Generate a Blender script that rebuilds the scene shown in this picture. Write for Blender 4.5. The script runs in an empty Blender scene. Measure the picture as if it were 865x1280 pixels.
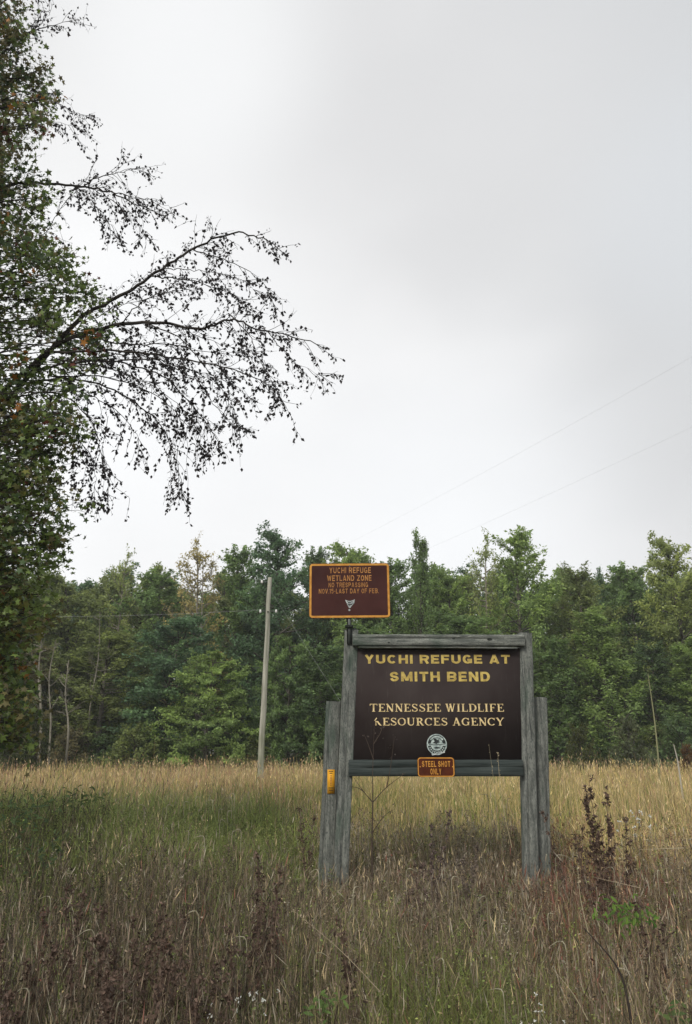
import bpy, bmesh, math, random
import numpy as np
from mathutils import Vector, Matrix

# ------------------------------------------------------------------ camera
scene = bpy.context.scene
F, EYE = 924.0, 1.6
PITCH = math.atan2(295.0, F)
CP, SP = math.cos(PITCH), math.sin(PITCH)
cam_data = bpy.data.cameras.new('camera')
cam_data.sensor_fit = 'VERTICAL'
cam_data.sensor_height = 36.0
cam_data.lens = F / 1280.0 * 36.0
cam_data.clip_start = 0.05
cam_data.clip_end = 9000
cam = bpy.data.objects.new('camera', cam_data)
cam.location = (0, 0, EYE)
cam.rotation_euler = (math.pi / 2 + PITCH, 0, 0)
scene.collection.objects.link(cam)
scene.camera = cam
scene.view_settings.view_transform = 'Standard'
scene.view_settings.look = 'None'
scene.view_settings.exposure = 0.56
scene.view_settings.gamma = 1.0

# ------------------------------------------------------------------ sky and sun
SUN_EL, SUN_AZ = math.radians(40), math.radians(205)   # behind the viewer, to the left
world = bpy.data.worlds.new('World')
scene.world = world
world.use_nodes = True
wn, wl = world.node_tree.nodes, world.node_tree.links
wn.clear()
w_out = wn.new('ShaderNodeOutputWorld')
w_bg = wn.new('ShaderNodeBackground'); w_bg.inputs['Strength'].default_value = 0.087
w_sky = wn.new('ShaderNodeTexSky'); w_sky.sky_type = 'NISHITA'; w_sky.sun_disc = False
w_sky.sun_elevation = SUN_EL; w_sky.sun_rotation = SUN_AZ
w_tc = wn.new('ShaderNodeTexCoord')
w_map = wn.new('ShaderNodeMapping'); w_map.inputs['Scale'].default_value = (0.9, 0.9, 1.5)
w_map.inputs['Location'].default_value = (0.35, 0.1, 0.2)
w_n = wn.new('ShaderNodeTexNoise'); w_n.inputs['Scale'].default_value = 1.9; w_n.inputs['Detail'].default_value = 3.0
w_n.inputs['Roughness'].default_value = 0.45
w_r = wn.new('ShaderNodeValToRGB')
w_r.color_ramp.elements[0].position = 0.34; w_r.color_ramp.elements[0].color = (6.25, 6.25, 6.25, 1)
w_r.color_ramp.elements[1].position = 0.64; w_r.color_ramp.elements[1].color = (8.5, 8.5, 8.5, 1)
wl.new(w_tc.outputs['Generated'], w_map.inputs[0]); wl.new(w_map.outputs[0], w_n.inputs['Vector'])
wl.new(w_n.outputs[0], w_r.inputs[0])
prev = w_r.outputs[0]


def pdir(x, y):
    off = y - 640.0
    up = -off * CP + F * SP
    fwd = F * CP + off * SP
    return Vector((x - 432.5, fwd, up)).normalized()


# soft darker and brighter banks of the cloud layer, each lying along a direction of the sky
for (px, py, rad, col, amt) in [(880, 20, 0.50, (5.0, 5.15, 5.3), 0.75), (470, 160, 0.36, (5.8, 5.8, 5.85), 0.65),
                                (650, 190, 0.28, (6.1, 6.12, 6.16), 0.5),
                                (850, 500, 0.24, (5.3, 5.35, 5.4), 0.7), (880, 260, 0.20, (6.2, 6.5, 6.8), 0.35),
                                (240, 60, 0.22, (8.3, 8.4, 8.45), 0.6), (560, 640, 0.32, (8.2, 8.35, 8.5), 0.6),
                                (180, 500, 0.4, (8.3, 8.4, 8.5), 0.6)]:
    d = wn.new('ShaderNodeVectorMath'); d.operation = 'DISTANCE'; d.inputs[1].default_value = pdir(px, py)
    wl.new(w_tc.outputs['Generated'], d.inputs[0])
    # the edge of each bank is broken by the cloud noise
    ad = wn.new('ShaderNodeMath'); ad.operation = 'MULTIPLY_ADD'
    wl.new(w_n.outputs[0], ad.inputs[0]); ad.inputs[1].default_value = rad * 0.9
    wl.new(d.outputs['Value'], ad.inputs[2])
    mr = wn.new('ShaderNodeMapRange'); mr.interpolation_type = 'SMOOTHERSTEP'
    mr.inputs['From Min'].default_value = rad * 0.4; mr.inputs['From Max'].default_value = rad * 1.5
    mr.inputs['To Min'].default_value = amt; mr.inputs['To Max'].default_value = 0.0
    wl.new(ad.outputs[0], mr.inputs['Value'])
    mx = wn.new('ShaderNodeMix'); mx.data_type = 'RGBA'
    wl.new(mr.outputs[0], mx.inputs[0]); wl.new(prev, mx.inputs[6]); mx.inputs[7].default_value = (*col, 1)
    prev = mx.outputs[2]
mx = wn.new('ShaderNodeMix'); mx.data_type = 'RGBA'; mx.inputs[0].default_value = 0.965
wl.new(w_sky.outputs[0], mx.inputs[6]); wl.new(prev, mx.inputs[7])
wl.new(mx.outputs[2], w_bg.inputs['Color']); wl.new(w_bg.outputs[0], w_out.inputs['Surface'])

sun_data = bpy.data.lights.new('sun', 'SUN')
sun_data.energy = 1.5; sun_data.angle = math.radians(14); sun_data.color = (1.0, 0.94, 0.85)
sun = bpy.data.objects.new('sun', sun_data)
scene.collection.objects.link(sun)
sdir = Vector((math.sin(SUN_AZ) * math.cos(SUN_EL), math.cos(SUN_AZ) * math.cos(SUN_EL), math.sin(SUN_EL)))
sun.rotation_euler = sdir.to_track_quat('Z', 'Y').to_euler()
sun.location = (0, -5, 30)

# ------------------------------------------------------------------ helpers
C = scene.collection
rng = np.random.default_rng(7)
random.seed(7)


def P(x, y, Y):
    """world point at distance Y ahead that projects to photo pixel (x, y)"""
    off = y - 640.0
    up = -off * CP + F * SP
    fwd = F * CP + off * SP
    return np.array([(x - 432.5) / fwd * Y, Y, EYE + up / fwd * Y])


def tag(o, label=None, cat=None, group=None, kind=None):
    if label: o['label'] = label
    if cat: o['category'] = cat
    if group: o['group'] = group
    if kind: o['kind'] = kind
    return o


def empty(name, loc, label, cat, group=None, rz=0.0):
    o = bpy.data.objects.new(name, None)
    o.empty_display_size = 0.2
    o.location = loc; o.rotation_euler = (0, 0, rz)
    C.objects.link(o)
    return tag(o, label, cat, group)


def link(name, me, parent=None, world_space=True):
    """link mesh object; if parented and mesh is in world space, shift by the parent's location"""
    o = bpy.data.objects.new(name, me)
    C.objects.link(o)
    if parent is not None:
        o.parent = parent
        if world_space:
            L = Vector((0, 0, 0)); p = parent
            while p is not None:
                L += Vector(p.location); p = p.parent
            o.location = -L
    return o


class MB:
    """numpy mesh collector with a colour attribute"""
    def __init__(self):
        self.v, self.f, self.c, self.n = [], [], [], 0

    def add(self, v, f, col=(1, 1, 1)):
        v = np.asarray(v, float).reshape(-1, 3)
        f = np.asarray(f, int)
        self.v.append(v); self.f.append(f + self.n)
        c = np.asarray(col, float)
        if c.ndim == 1: c = np.tile(c, (len(v), 1))
        self.c.append(c); self.n += len(v)

    def mesh(self, name, mat, smooth=False):
        me = bpy.data.meshes.new(name)
        V = np.concatenate(self.v)
        idx = np.concatenate([f.ravel() for f in self.f])
        tot = np.concatenate([np.full(len(f), f.shape[1]) for f in self.f])
        start = np.concatenate([[0], np.cumsum(tot)[:-1]])
        me.vertices.add(len(V)); me.vertices.foreach_set('co', V.ravel().astype(np.float32))
        me.loops.add(len(idx)); me.loops.foreach_set('vertex_index', idx.astype(np.int32))
        me.polygons.add(len(tot)); me.polygons.foreach_set('loop_start', start.astype(np.int32))
        me.polygons.foreach_set('loop_total', tot.astype(np.int32))
        if smooth: me.polygons.foreach_set('use_smooth', np.ones(len(tot), bool))
        me.update(calc_edges=True)
        me.validate()
        cc = np.concatenate(self.c)
        at = me.color_attributes.new('tint', 'FLOAT_COLOR', 'POINT')
        at.data.foreach_set('color', np.c_[cc, np.ones(len(cc))].ravel().astype(np.float32))
        me.materials.append(mat)
        return me


def tube(mb, pts, rad, sides=5, col=(1, 1, 1), cap=True):
    pts = np.asarray(pts, float); n = len(pts)
    rad = np.broadcast_to(np.asarray(rad, float), (n,))
    t = np.gradient(pts, axis=0); t /= np.linalg.norm(t, axis=1)[:, None] + 1e-9
    ref = np.array([0.31, 0.17, 0.93]) if abs(t[0][2]) < 0.8 else np.array([0.95, 0.2, 0.1])
    a = np.cross(t, ref); a /= np.linalg.norm(a, axis=1)[:, None] + 1e-9
    b = np.cross(t, a)
    th = np.arange(sides) / sides * 2 * math.pi
    V = pts[:, None] + rad[:, None, None] * (np.cos(th)[None, :, None] * a[:, None] + np.sin(th)[None, :, None] * b[:, None])
    i = np.arange(n - 1)[:, None] * sides; j = np.arange(sides)[None]
    j2 = (j + 1) % sides
    Q = np.stack([i + j, i + j2, i + sides + j2, i + sides + j], -1).reshape(-1, 4)
    mb.add(V.reshape(-1, 3), Q, col)
    if cap:
        mb.add(V[-1], np.arange(sides)[None], col)


def smooth_line(pts, n):
    """Catmull-Rom through pts"""
    pts = np.asarray(pts, float)
    p = np.vstack([2 * pts[0] - pts[1], pts, 2 * pts[-1] - pts[-2]])
    out = []
    m = len(pts) - 1
    for k in range(n):
        u = k / (n - 1) * m
        i = min(int(u), m - 1); t = u - i
        a, b, c, d = p[i:i + 4]
        out.append(0.5 * (2 * b + (c - a) * t + (2 * a - 5 * b + 4 * c - d) * t * t + (3 * b - a - 3 * c + d) * t ** 3))
    return np.array(out)


# ------------------------------------------------------------------ materials
def new_mat(name):
    m = bpy.data.materials.new(name); m.use_nodes = True
    nt = m.node_tree
    for n in list(nt.nodes): nt.nodes.remove(n)
    out = nt.nodes.new('ShaderNodeOutputMaterial')
    return m, nt.nodes, nt.links, out


def leafy(name, rough=0.6, transl=0.3, gloss=0.25, objcol=False):
    """foliage: colour comes from the plant's own tint attribute"""
    m, N, L, out = new_mat(name)
    at = N.new('ShaderNodeAttribute'); at.attribute_name = 'tint'
    src = at.outputs['Color']
    if objcol:
        oi = N.new('ShaderNodeObjectInfo')
        mu = N.new('ShaderNodeMix'); mu.data_type = 'RGBA'; mu.blend_type = 'MULTIPLY'; mu.inputs[0].default_value = 1
        L.new(src, mu.inputs[6]); L.new(oi.outputs['Color'], mu.inputs[7]); src = mu.outputs[2]
    pr = N.new('ShaderNodeBsdfPrincipled')
    L.new(src, pr.inputs['Base Color']); pr.inputs['Roughness'].default_value = rough
    pr.inputs['Specular IOR Level'].default_value = gloss
    tr = N.new('ShaderNodeBsdfTranslucent'); L.new(src, tr.inputs[0])
    mx = N.new('ShaderNodeMixShader'); mx.inputs[0].default_value = transl
    L.new(pr.outputs[0], mx.inputs[1]); L.new(tr.outputs[0], mx.inputs[2]); L.new(mx.outputs[0], out.inputs[0])
    return m


def surf(name, c1, c2, scale=(8, 8, 8), detail=6, lo=0.35, hi=0.65, rough=0.8, bump=0.0, spec=0.2, extra=None, distort=0.0):
    m, N, L, out = new_mat(name)
    tc = N.new('ShaderNodeTexCoord'); mp = N.new('ShaderNodeMapping'); mp.inputs['Scale'].default_value = scale
    no = N.new('ShaderNodeTexNoise'); no.inputs['Scale'].default_value = 1.0; no.inputs['Detail'].default_value = detail
    no.inputs['Distortion'].default_value = distort
    rp = N.new('ShaderNodeValToRGB')
    rp.color_ramp.elements[0].position = lo; rp.color_ramp.elements[0].color = (*c1, 1)
    rp.color_ramp.elements[1].position = hi; rp.color_ramp.elements[1].color = (*c2, 1)
    L.new(tc.outputs['Object'], mp.inputs[0]); L.new(mp.outputs[0], no.inputs['Vector']); L.new(no.outputs[0], rp.inputs[0])
    col = rp.outputs[0]
    for (c3, sc3, lo3, hi3) in (extra or []):
        mp2 = N.new('ShaderNodeMapping'); mp2.inputs['Scale'].default_value = sc3
        mp2.inputs['Location'].default_value = (3.1, 1.7, 9.2)
        n2 = N.new('ShaderNodeTexNoise'); n2.inputs['Scale'].default_value = 1.0; n2.inputs['Detail'].default_value = 5
        mr = N.new('ShaderNodeMapRange'); mr.inputs['From Min'].default_value = lo3; mr.inputs['From Max'].default_value = hi3
        mx = N.new('ShaderNodeMix'); mx.data_type = 'RGBA'
        L.new(tc.outputs['Object'], mp2.inputs[0]); L.new(mp2.outputs[0], n2.inputs['Vector']); L.new(n2.outputs[0], mr.inputs[0])
        L.new(mr.outputs[0], mx.inputs[0]); L.new(col, mx.inputs[6]); mx.inputs[7].default_value = (*c3, 1)
        col = mx.outputs[2]
    pr = N.new('ShaderNodeBsdfPrincipled')
    L.new(col, pr.inputs['Base Color']); pr.inputs['Roughness'].default_value = rough
    pr.inputs['Specular IOR Level'].default_value = spec
    if bump:
        bp = N.new('ShaderNodeBump'); bp.inputs['Strength'].default_value = bump; bp.inputs['Distance'].default_value = 0.01
        L.new(no.outputs[0], bp.inputs['Height']); L.new(bp.outputs[0], pr.inputs['Normal'])
    L.new(pr.outputs[0], out.inputs[0])
    return m


M = {}
M['wood'] = surf('weathered_timber', (0.082, 0.088, 0.080), (0.225, 0.235, 0.212), (30, 30, 5), 12, 0.34, 0.70, 0.85, 0.9,
                 extra=[((0.06, 0.07, 0.065), (150, 150, 40), 0.50, 0.66), ((0.28, 0.29, 0.262), (70, 70, 14), 0.60, 0.74), ((0.045, 0.075, 0.055), (5, 5, 1.5), 0.54, 0.72), ((0.022, 0.026, 0.028), (60, 60, 1.3), 0.62, 0.72)])
M['wood_h'] = surf('weathered_rail_timber', (0.080, 0.086, 0.078), (0.230, 0.240, 0.216), (5, 30, 30), 12, 0.34, 0.70, 0.85, 0.9,
                   extra=[((0.06, 0.07, 0.065), (40, 150, 150), 0.50, 0.66), ((0.28, 0.29, 0.262), (14, 70, 70), 0.60, 0.74), ((0.045, 0.075, 0.055), (1.5, 5, 5), 0.52, 0.72), ((0.02, 0.024, 0.026), (1.3, 60, 60), 0.62, 0.72)])
M['wood_dark'] = surf('dark_rail_timber', (0.022, 0.03, 0.029), (0.06, 0.072, 0.068), (2.2, 38, 38), 8, 0.32, 0.75, 0.85, 0.6,
                      extra=[((0.11, 0.12, 0.11), (1.6, 9, 12), 0.60, 0.75)])  # darker, greener timber used for the lower rail
M['rot'] = surf('rotten_post_top', (0.012, 0.014, 0.012), (0.04, 0.045, 0.04), (25, 25, 25), 6, 0.3, 0.7, 0.95, 0.8)
M['panel'] = surf('brown_painted_board', (0.034, 0.0255, 0.0245), (0.054, 0.043, 0.041), (3, 3, 2), 6, 0.3, 0.72, 0.75, 0.05, 0.12,
                  extra=[((0.065, 0.055, 0.052), (30, 30, 3), 0.62, 0.78)])
M['maroon'] = surf('maroon_sheet_paint', (0.043, 0.0145, 0.0125), (0.062, 0.022, 0.019), (4, 4, 4), 5, 0.3, 0.7, 0.6, 0.0, 0.12)
M['maroon2'] = surf('rusty_maroon_paint', (0.050, 0.012, 0.006), (0.095, 0.024, 0.010), (14, 14, 14), 5, 0.3, 0.7, 0.6, 0.0, 0.12)
M['orange'] = surf('faded_orange_print', (0.44, 0.19, 0.03), (0.62, 0.31, 0.06), (18, 18, 18), 6, 0.3, 0.7, 0.5)
M['orange_text'] = surf('worn_orange_lettering', (0.30, 0.135, 0.04), (0.46, 0.22, 0.065), (35, 35, 35), 6, 0.35, 0.62, 0.55)
M['gold'] = surf('worn_gold_lettering', (0.36, 0.26, 0.07), (0.56, 0.43, 0.13), (26, 26, 26), 7, 0.34, 0.6, 0.55)
M['cream'] = surf('worn_cream_lettering', (0.36, 0.27, 0.13), (0.74, 0.58, 0.30), (30, 30, 30), 7, 0.3, 0.55, 0.55)
M['white'] = surf('faded_white_print', (0.20, 0.22, 0.22), (0.52, 0.56, 0.55), (45, 45, 45), 6, 0.38, 0.62, 0.5)
M['sticker'] = surf('faded_pale_decal', (0.24, 0.30, 0.29), (0.50, 0.58, 0.55), (40, 40, 40), 6, 0.38, 0.62, 0.5)
M['ink'] = surf('dark_decal_ink', (0.015, 0.02, 0.02), (0.03, 0.035, 0.035), (40, 40, 40), 4, 0.3, 0.7, 0.5)
M['metal'] = surf('dark_galvanised_steel', (0.05, 0.06, 0.055), (0.11, 0.12, 0.115), (20, 20, 20), 5, 0.3, 0.7, 0.5, 0.1, 0.5)
M['tagyel'] = surf('yellow_tag_plastic', (0.62, 0.27, 0.018), (0.78, 0.40, 0.03), (12, 12, 12), 4, 0.3, 0.7, 0.45)
M['pole'] = surf('weathered_pole_wood', (0.20, 0.20, 0.16), (0.46, 0.45, 0.38), (12, 12, 0.9), 7, 0.32, 0.7, 0.9, 0.5,
                 extra=[((0.16, 0.18, 0.10), (2, 2, 0.5), 0.5, 0.7)])
M['wire'] = surf('grey_wire', (0.42, 0.43, 0.43), (0.55, 0.56, 0.56), (2, 2, 2), 2, 0.3, 0.7, 0.6)
M['porcelain'] = surf('pale_insulator', (0.5, 0.5, 0.48), (0.65, 0.65, 0.62), (9, 9, 9), 2, 0.3, 0.7, 0.25, 0, 0.5)
M['bark'] = surf('dark_bark', (0.022, 0.019, 0.017), (0.060, 0.052, 0.045), (14, 14, 4), 7, 0.3, 0.7, 0.9, 0.5)
M['bark_far'] = surf('forest_bark', (0.05, 0.045, 0.035), (0.13, 0.12, 0.095), (3, 3, 0.7), 6, 0.3, 0.7, 0.9)
M['bark_pale'] = surf('pale_bark', (0.12, 0.11, 0.085), (0.27, 0.25, 0.20), (3, 3, 0.6), 6, 0.3, 0.7, 0.9)
M['leaf_near'] = leafy('near_leaves', 0.5, 0.38, 0.3)
M['leaf_far'] = leafy('forest_leaves', 0.6, 0.48, 0.25, True)
M['grass'] = leafy('meadow_grass_blades', 0.65, 0.3, 0.2)
M['weed'] = leafy('weed_stems', 0.7, 0.15, 0.2, True)
M['ground'] = surf('meadow_soil_and_litter', (0.040, 0.036, 0.020), (0.115, 0.092, 0.048), (0.9, 0.9, 0.9), 9, 0.35, 0.66, 0.95, 0.4,
                   extra=[((0.045, 0.06, 0.022), (0.25, 0.25, 0.25), 0.48, 0.62)])

# ------------------------------------------------------------------ ground
def hump(x, y):
    return 0.05 * np.sin(x * 0.35 + 1.0) * np.cos(y * 0.22) + 0.03 * np.sin(x * 1.1 + y * 0.7)


gx = np.concatenate([[-4000, -1200, -400, -150], np.linspace(-60, 60, 81), [150, 400, 1200, 4000]])
gy = np.concatenate([[-4000, -800, -150, -40], np.linspace(-10, 80, 91), [150, 400, 1200, 4000]])
X, Yg = np.meshgrid(gx, gy)
Z = np.where((abs(X) < 61) & (Yg > -11) & (Yg < 81), hump(X, Yg), 0)
nx = len(gx)
gv = np.c_[X.ravel(), Yg.ravel(), Z.ravel()]
ii = (np.arange(len(gy) - 1)[:, None] * nx + np.arange(nx - 1)[None]).ravel()
mb = MB(); mb.add(gv, np.c_[ii, ii + 1, ii + nx + 1, ii + nx])
g = link('ground', mb.mesh('ground', M['ground'], True))
tag(g, 'flat meadow ground of brown soil and dry litter running back under the grass', None, None, 'structure')

# ------------------------------------------------------------------ forest trees
def unit(v):
    return v / (np.linalg.norm(v, axis=-1, keepdims=True) + 1e-9)


def leaf_quads(mb, cen, nrm, size, col, r):
    """one bent rhombic leaf spray per centre"""
    n = len(cen)
    ref = unit(r.normal(size=(n, 3)))
    a = unit(np.cross(nrm, ref)); b = np.cross(nrm, a)
    s = size[:, None]
    k = r.uniform(0.35, 0.6, (n, 1))
    v = np.stack([cen - a * s, cen - b * s * k + nrm * s * 0.15, cen + a * s, cen + b * s * k + nrm * s * 0.1], 1)
    mb.add(v.reshape(-1, 3), np.arange(4 * n).reshape(-1, 4), np.repeat(col, 4, 0))


def tree_mesh(name, seed, H, R, style, nl=44, per=330, leaf=0.16, z0=0.12, trunk_r=0.2, pal=((1, 1, 1), (1.25, 1.2, 0.9))):
    r = np.random.default_rng(seed)
    wood, fol = MB(), MB()
    lean = r.normal(size=2) * 0.02 * H
    zz = np.linspace(0, H * 0.93, 8)
    tr = np.c_[lean[0] * (zz / H) ** 2 + r.normal(size=8) * 0.06, lean[1] * (zz / H) ** 2 + r.normal(size=8) * 0.06, zz]
    tube(wood, tr, trunk_r * (1 - 0.93 * zz / H) + 0.015, 7)
    for k in range(nl):
        t = ((k + r.uniform(0, 1)) / nl) ** 0.9
        jit = r.uniform(0.45, 1.0) ** 0.7
        if style == 'broad':
            pr = (0.70 + 0.34 * math.sin(math.pi * t)) * (1 - t ** 4) ** 0.5 * jit; rise = r.uniform(0.3, 0.9)
        elif style == 'narrow':
            pr = (0.10 + 0.95 * (1 - t) ** 0.72) * jit; rise = r.uniform(1.0, 1.9)
        elif style == 'cone':
            pr = (0.04 + 0.96 * (1 - t)) * jit; rise = r.uniform(-0.1, 0.2)
        elif style == 'tier':
            pr = (1 - 0.7 * t * t) * jit; rise = r.uniform(-0.05, 0.3)
        else:
            pr = (1 - 0.75 * t) * jit; rise = r.uniform(0.5, 1.8)
        az = k * 2.4 + r.normal() * 0.5
        z = H * (z0 + (0.93 - z0) * t)
        rr = max(pr * R, 0.05 * R)
        zs = max(0.25, z - rr * rise)
        s0 = np.array([np.interp(zs, tr[:, 2], tr[:, j]) for j in range(3)]); s0[2] = zs
        c = np.array([s0[0] + rr * math.cos(az), s0[1] + rr * math.sin(az), z + H * 0.02 * r.normal()])
        mid = (s0 + c) / 2 + r.normal(size=3) * 0.10 * (rr + 0.3) + np.array([0, 0, -0.06 * rr if style != 'tier' else 0.05 * rr])
        line = smooth_line([s0, mid, c], 6)
        tube(wood, line, np.linspace(0.05, 0.010, 6) * (0.6 + H / 24), 4)
        ld = unit(c - mid)
        tone = r.uniform(0.84, 1.18); mixl = r.normal(0.45, 0.25)
        nb = 8
        for j in range(nb):
            u = 5 * (1 - 0.75 * r.uniform(0, 1) ** 1.3) if j else 5.0
            o = np.array([np.interp(u, range(6), line[:, q]) for q in range(3)])
            upb = {'broad': 0.45, 'narrow': 1.0, 'cone': 0.15, 'tier': 0.12, 'shrub': 0.9}[style]
            d = unit(ld * r.uniform(0.3, 1.2) + r.normal(size=3) * 0.55 * np.array([1, 1, 0.5 if style == 'tier' else 0.8]) + np.array([0, 0, upb]))
            Lb = (0.10 * H ** 0.5 + 0.12 * R) * r.uniform(0.6, 1.7) * (1.15 - 0.35 * t)
            e = o + d * Lb
            tube(wood, [o, (o + e) / 2 + r.normal(size=3) * 0.04 * Lb, e], [0.016, 0.010, 0.005], 3)
            m = int(per * r.uniform(0.6, 1.25))
            uu = r.uniform(0.0, 1.08, (m, 1)) ** 0.8
            sig = (0.20 * Lb + 0.03) * (1.15 - 0.65 * uu)
            cen = o + (e - o) * uu + r.normal(size=(m, 3)) * sig * np.array([1, 1, 0.45 if style == 'tier' else 0.8])
            nrm = unit(r.normal(size=(m, 3)) * 0.75 + unit(cen - tr[3]) * 0.35 + np.array([0, 0, 0.6]))
            mixf = np.clip(mixl + r.normal() * 0.12 + r.normal(size=(m, 1)) * 0.2, 0, 1)
            col = (np.array(pal[0]) * (1 - mixf) + np.array(pal[1]) * mixf) * np.clip(r.normal(1, 0.16, (m, 1)), 0.5, 1.6) * tone * r.uniform(0.9, 1.1)
            leaf_quads(fol, cen, nrm, leaf * r.uniform(0.5, 1.25, m), col, r)
    return wood, fol


PROTO = {}


def proto(key, **kw):
    bark = kw.pop('bark', M['bark_far'])
    wmb, fmb = tree_mesh(key, **kw)
    PROTO[key] = (wmb.mesh('trunk', bark, True), fmb.mesh('crown', M['leaf_far']), kw['H'], kw['R'])


proto('oak1', seed=1, H=17, R=3.6, style='broad', nl=70, per=44, leaf=0.135)
proto('oak2', seed=2, H=17, R=3.2, style='broad', nl=66, per=44, leaf=0.13)
proto('oak3', seed=3, H=16, R=3.8, style='broad', nl=74, per=44, leaf=0.14, z0=0.06)
proto('poplar1', seed=4, H=17, R=2.6, style='narrow', nl=72, per=34, leaf=0.12, z0=0.10)
proto('poplar2', seed=5, H=17, R=2.8, style='narrow', nl=76, per=36, leaf=0.12, z0=0.10)
proto('airy', seed=6, H=17, R=3.0, style='broad', nl=56, per=17, leaf=0.12, bark=M['bark_pale'])
proto('cedar', seed=7, H=17, R=1.9, style='cone', nl=90, per=16, leaf=0.10, z0=0.1)
proto('tier', seed=8, H=9, R=4.2, style='tier', nl=54, per=56, leaf=0.12, z0=0.08)
proto('bush1', seed=9, H=3.2, R=1.9, style='shrub', nl=30, per=20, leaf=0.085, z0=0.1, trunk_r=0.05)
proto('bush2', seed=10, H=3.4, R=1.6, style='shrub', nl=30, per=18, leaf=0.08, z0=0.08, trunk_r=0.05)


def put_tree(name, key, x, Y, H, W, tint, label, cat='tree', group=None, rz=None):
    tm, cm, h0, r0 = PROTO[key]
    e = empty(name, (x, Y, float(hump(x, Y)) - 0.05), label, cat, group)
    a = random.uniform(0, 6.28) if rz is None else rz
    for nm, me in (('trunk', tm), ('crown', cm)):
        o = link(nm, me, e, False)
        o.rotation_euler = (0, 0, a)
        o.scale = (W / (2 * r0), W / (2 * r0), H / h0)
        o.color = (*tint, 1)
    return e


def px_tree(name, key, px, top, wpx, Y, tint, label, cat='tree', group=None, rz=None, base=0.0):
    p = P(px, top, Y)
    W = wpx * Y / (F * 0.98) * {'o': 1.5, 'p': 1.3}.get(key[0], 1.08)
    x = P(px, 900, Y)[0]
    x = (p[0] + x) / 2
    return put_tree(name, key, x, Y, p[2], W, tint, label, cat, group, rz)


DK = (0.123, 0.192, 0.088); MD = (0.165, 0.251, 0.099); LT = (0.239, 0.336, 0.119)
YG = (0.299, 0.359, 0.132); TN = (0.388, 0.336, 0.154); OL = (0.203, 0.251, 0.097); BR = (0.177, 0.165, 0.094)
BG = (0.120, 0.205, 0.112)
front = [
    ('oak2', -60, 690, 110, 50, OL, 'olive tree of the forest edge standing hidden behind the leafy roadside tree'),
    ('oak1', 28, 706, 105, 50, OL, 'olive brown forest tree behind the three pale bare stems at far left'),
    ('oak3', 92, 712, 90, 52, OL, 'dull olive forest tree just right of the pale bare stems'),
    ('airy', 146, 684, 66, 54, YG, 'yellow green open tree top showing sky between its branches, left of the tan one'),
    ('oak2', 196, 702, 84, 55, MD, 'dark green forest tree with a low rounded top left of the tan airy tree'),
    ('airy', 252, 668, 84, 51, TN, 'tall tan and yellow airy tree turning autumn coloured, sky showing through it'),
    ('oak2', 292, 672, 66, 54, MD, 'mid green tree between the tan airy tree and the tall dark one'),
    ('oak1', 347, 654, 84, 52, BG, 'tall dark green tree rising right behind the top of the leaning pole'),
    ('oak2', 392, 674, 50, 55, DK, 'narrow dark tree top just left of the small maroon sign'),
    ('oak3', 440, 663, 84, 54, LT, 'light green tree directly above the small maroon sign'),
    ('oak2', 488, 690, 70, 55, MD, 'mid green tree at the right edge of the small maroon sign'),
    ('poplar2', 526, 658, 46, 52, MD, 'slim pointed tree standing out against the sky just right of the maroon sign'),
    ('oak1', 566, 702, 76, 55, LT, 'low light green tree above the right half of the wooden sign frame'),
    ('airy', 604, 664, 66, 51, YG, 'pale feathery tree touching the left side of the tallest tree'),
    ('oak2', 648, 649, 74, 50, LT, 'tallest green tree of the forest edge, above the right end of the wooden frame'),
    ('oak3', 700, 694, 74, 54, LT, 'bright green flat topped tree right of the tallest tree'),
    ('oak1', 728, 704, 76, 51, OL, 'olive tree between the flat topped tree and the small dark cedar'),
    ('cedar', 758, 700, 30, 55, BG, 'small dark pointed conifer top poking above its neighbours on the right'),
    ('oak2', 796, 694, 74, 54, MD, 'mid green tree between the dark conifer and the pale tree at right edge'),
    ('oak1', 850, 662, 74, 50, YG, 'tall pale yellow green tree at the right edge of the view'),
    ('oak2', 905, 680, 100, 50, OL, 'olive tree half cut off by the right edge of the view'),
    ('oak3', 1000, 690, 110, 50, MD, 'broad green forest tree beyond the right edge of the view'),
    ('oak1', -170, 690, 110, 50, OL, 'broad olive forest tree beyond the left edge of the view'),
    # lower trees in front
    ('tier', 262, 812, 128, 44, LT, 'low spreading light green oak in layered tiers left of the leaning pole'),
    ('tier', 362, 790, 100, 46, MD, 'dark layered tree directly behind the leaning pole'),
    ('oak3', 210, 760, 100, 47, BG, 'blue green mid height tree behind the layered light oak'),
    ('oak2', 130, 780, 90, 47, OL, 'shadowy mid height tree right of the pale bare stems'),
    ('poplar2', 756, 752, 92, 46, LT, 'broad tapering green tree standing forward right of the wooden sign'),
    ('poplar1', 700, 790, 70, 46, MD, 'dark tapering tree close to the right outer post'),
    ('poplar2', 868, 790, 80, 45, LT, 'green tapering tree at right edge behind the thin pale stems'),
    ('oak1', 815, 800, 70, 48, DK, 'dark tree in the gap between the two tapering green trees'),
    ('oak1', 590, 760, 120, 47, MD, 'green tree hidden mostly behind the dark sign board'),
    ('oak3', 480, 770, 110, 47, MD, 'green tree behind the left half of the dark sign board'),
    ('oak2', 400, 800, 80, 46, DK, 'dark low tree just left of the sign posts'),
    ('oak3', 20, 800, 90, 46, BR, 'brownish low tree at the left edge behind the bare stems'),
]
for (k, px, top, w, Y, tint, lab) in front:
    nm = {'c': 'cedar_tree', 'p': 'poplar_tree', 'o': 'forest_tree', 'a': 'airy_tree', 't': 'layered_oak_tree'}[k[0]]
    px_tree(nm, k, px, top, w, Y, tint, lab)

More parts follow.
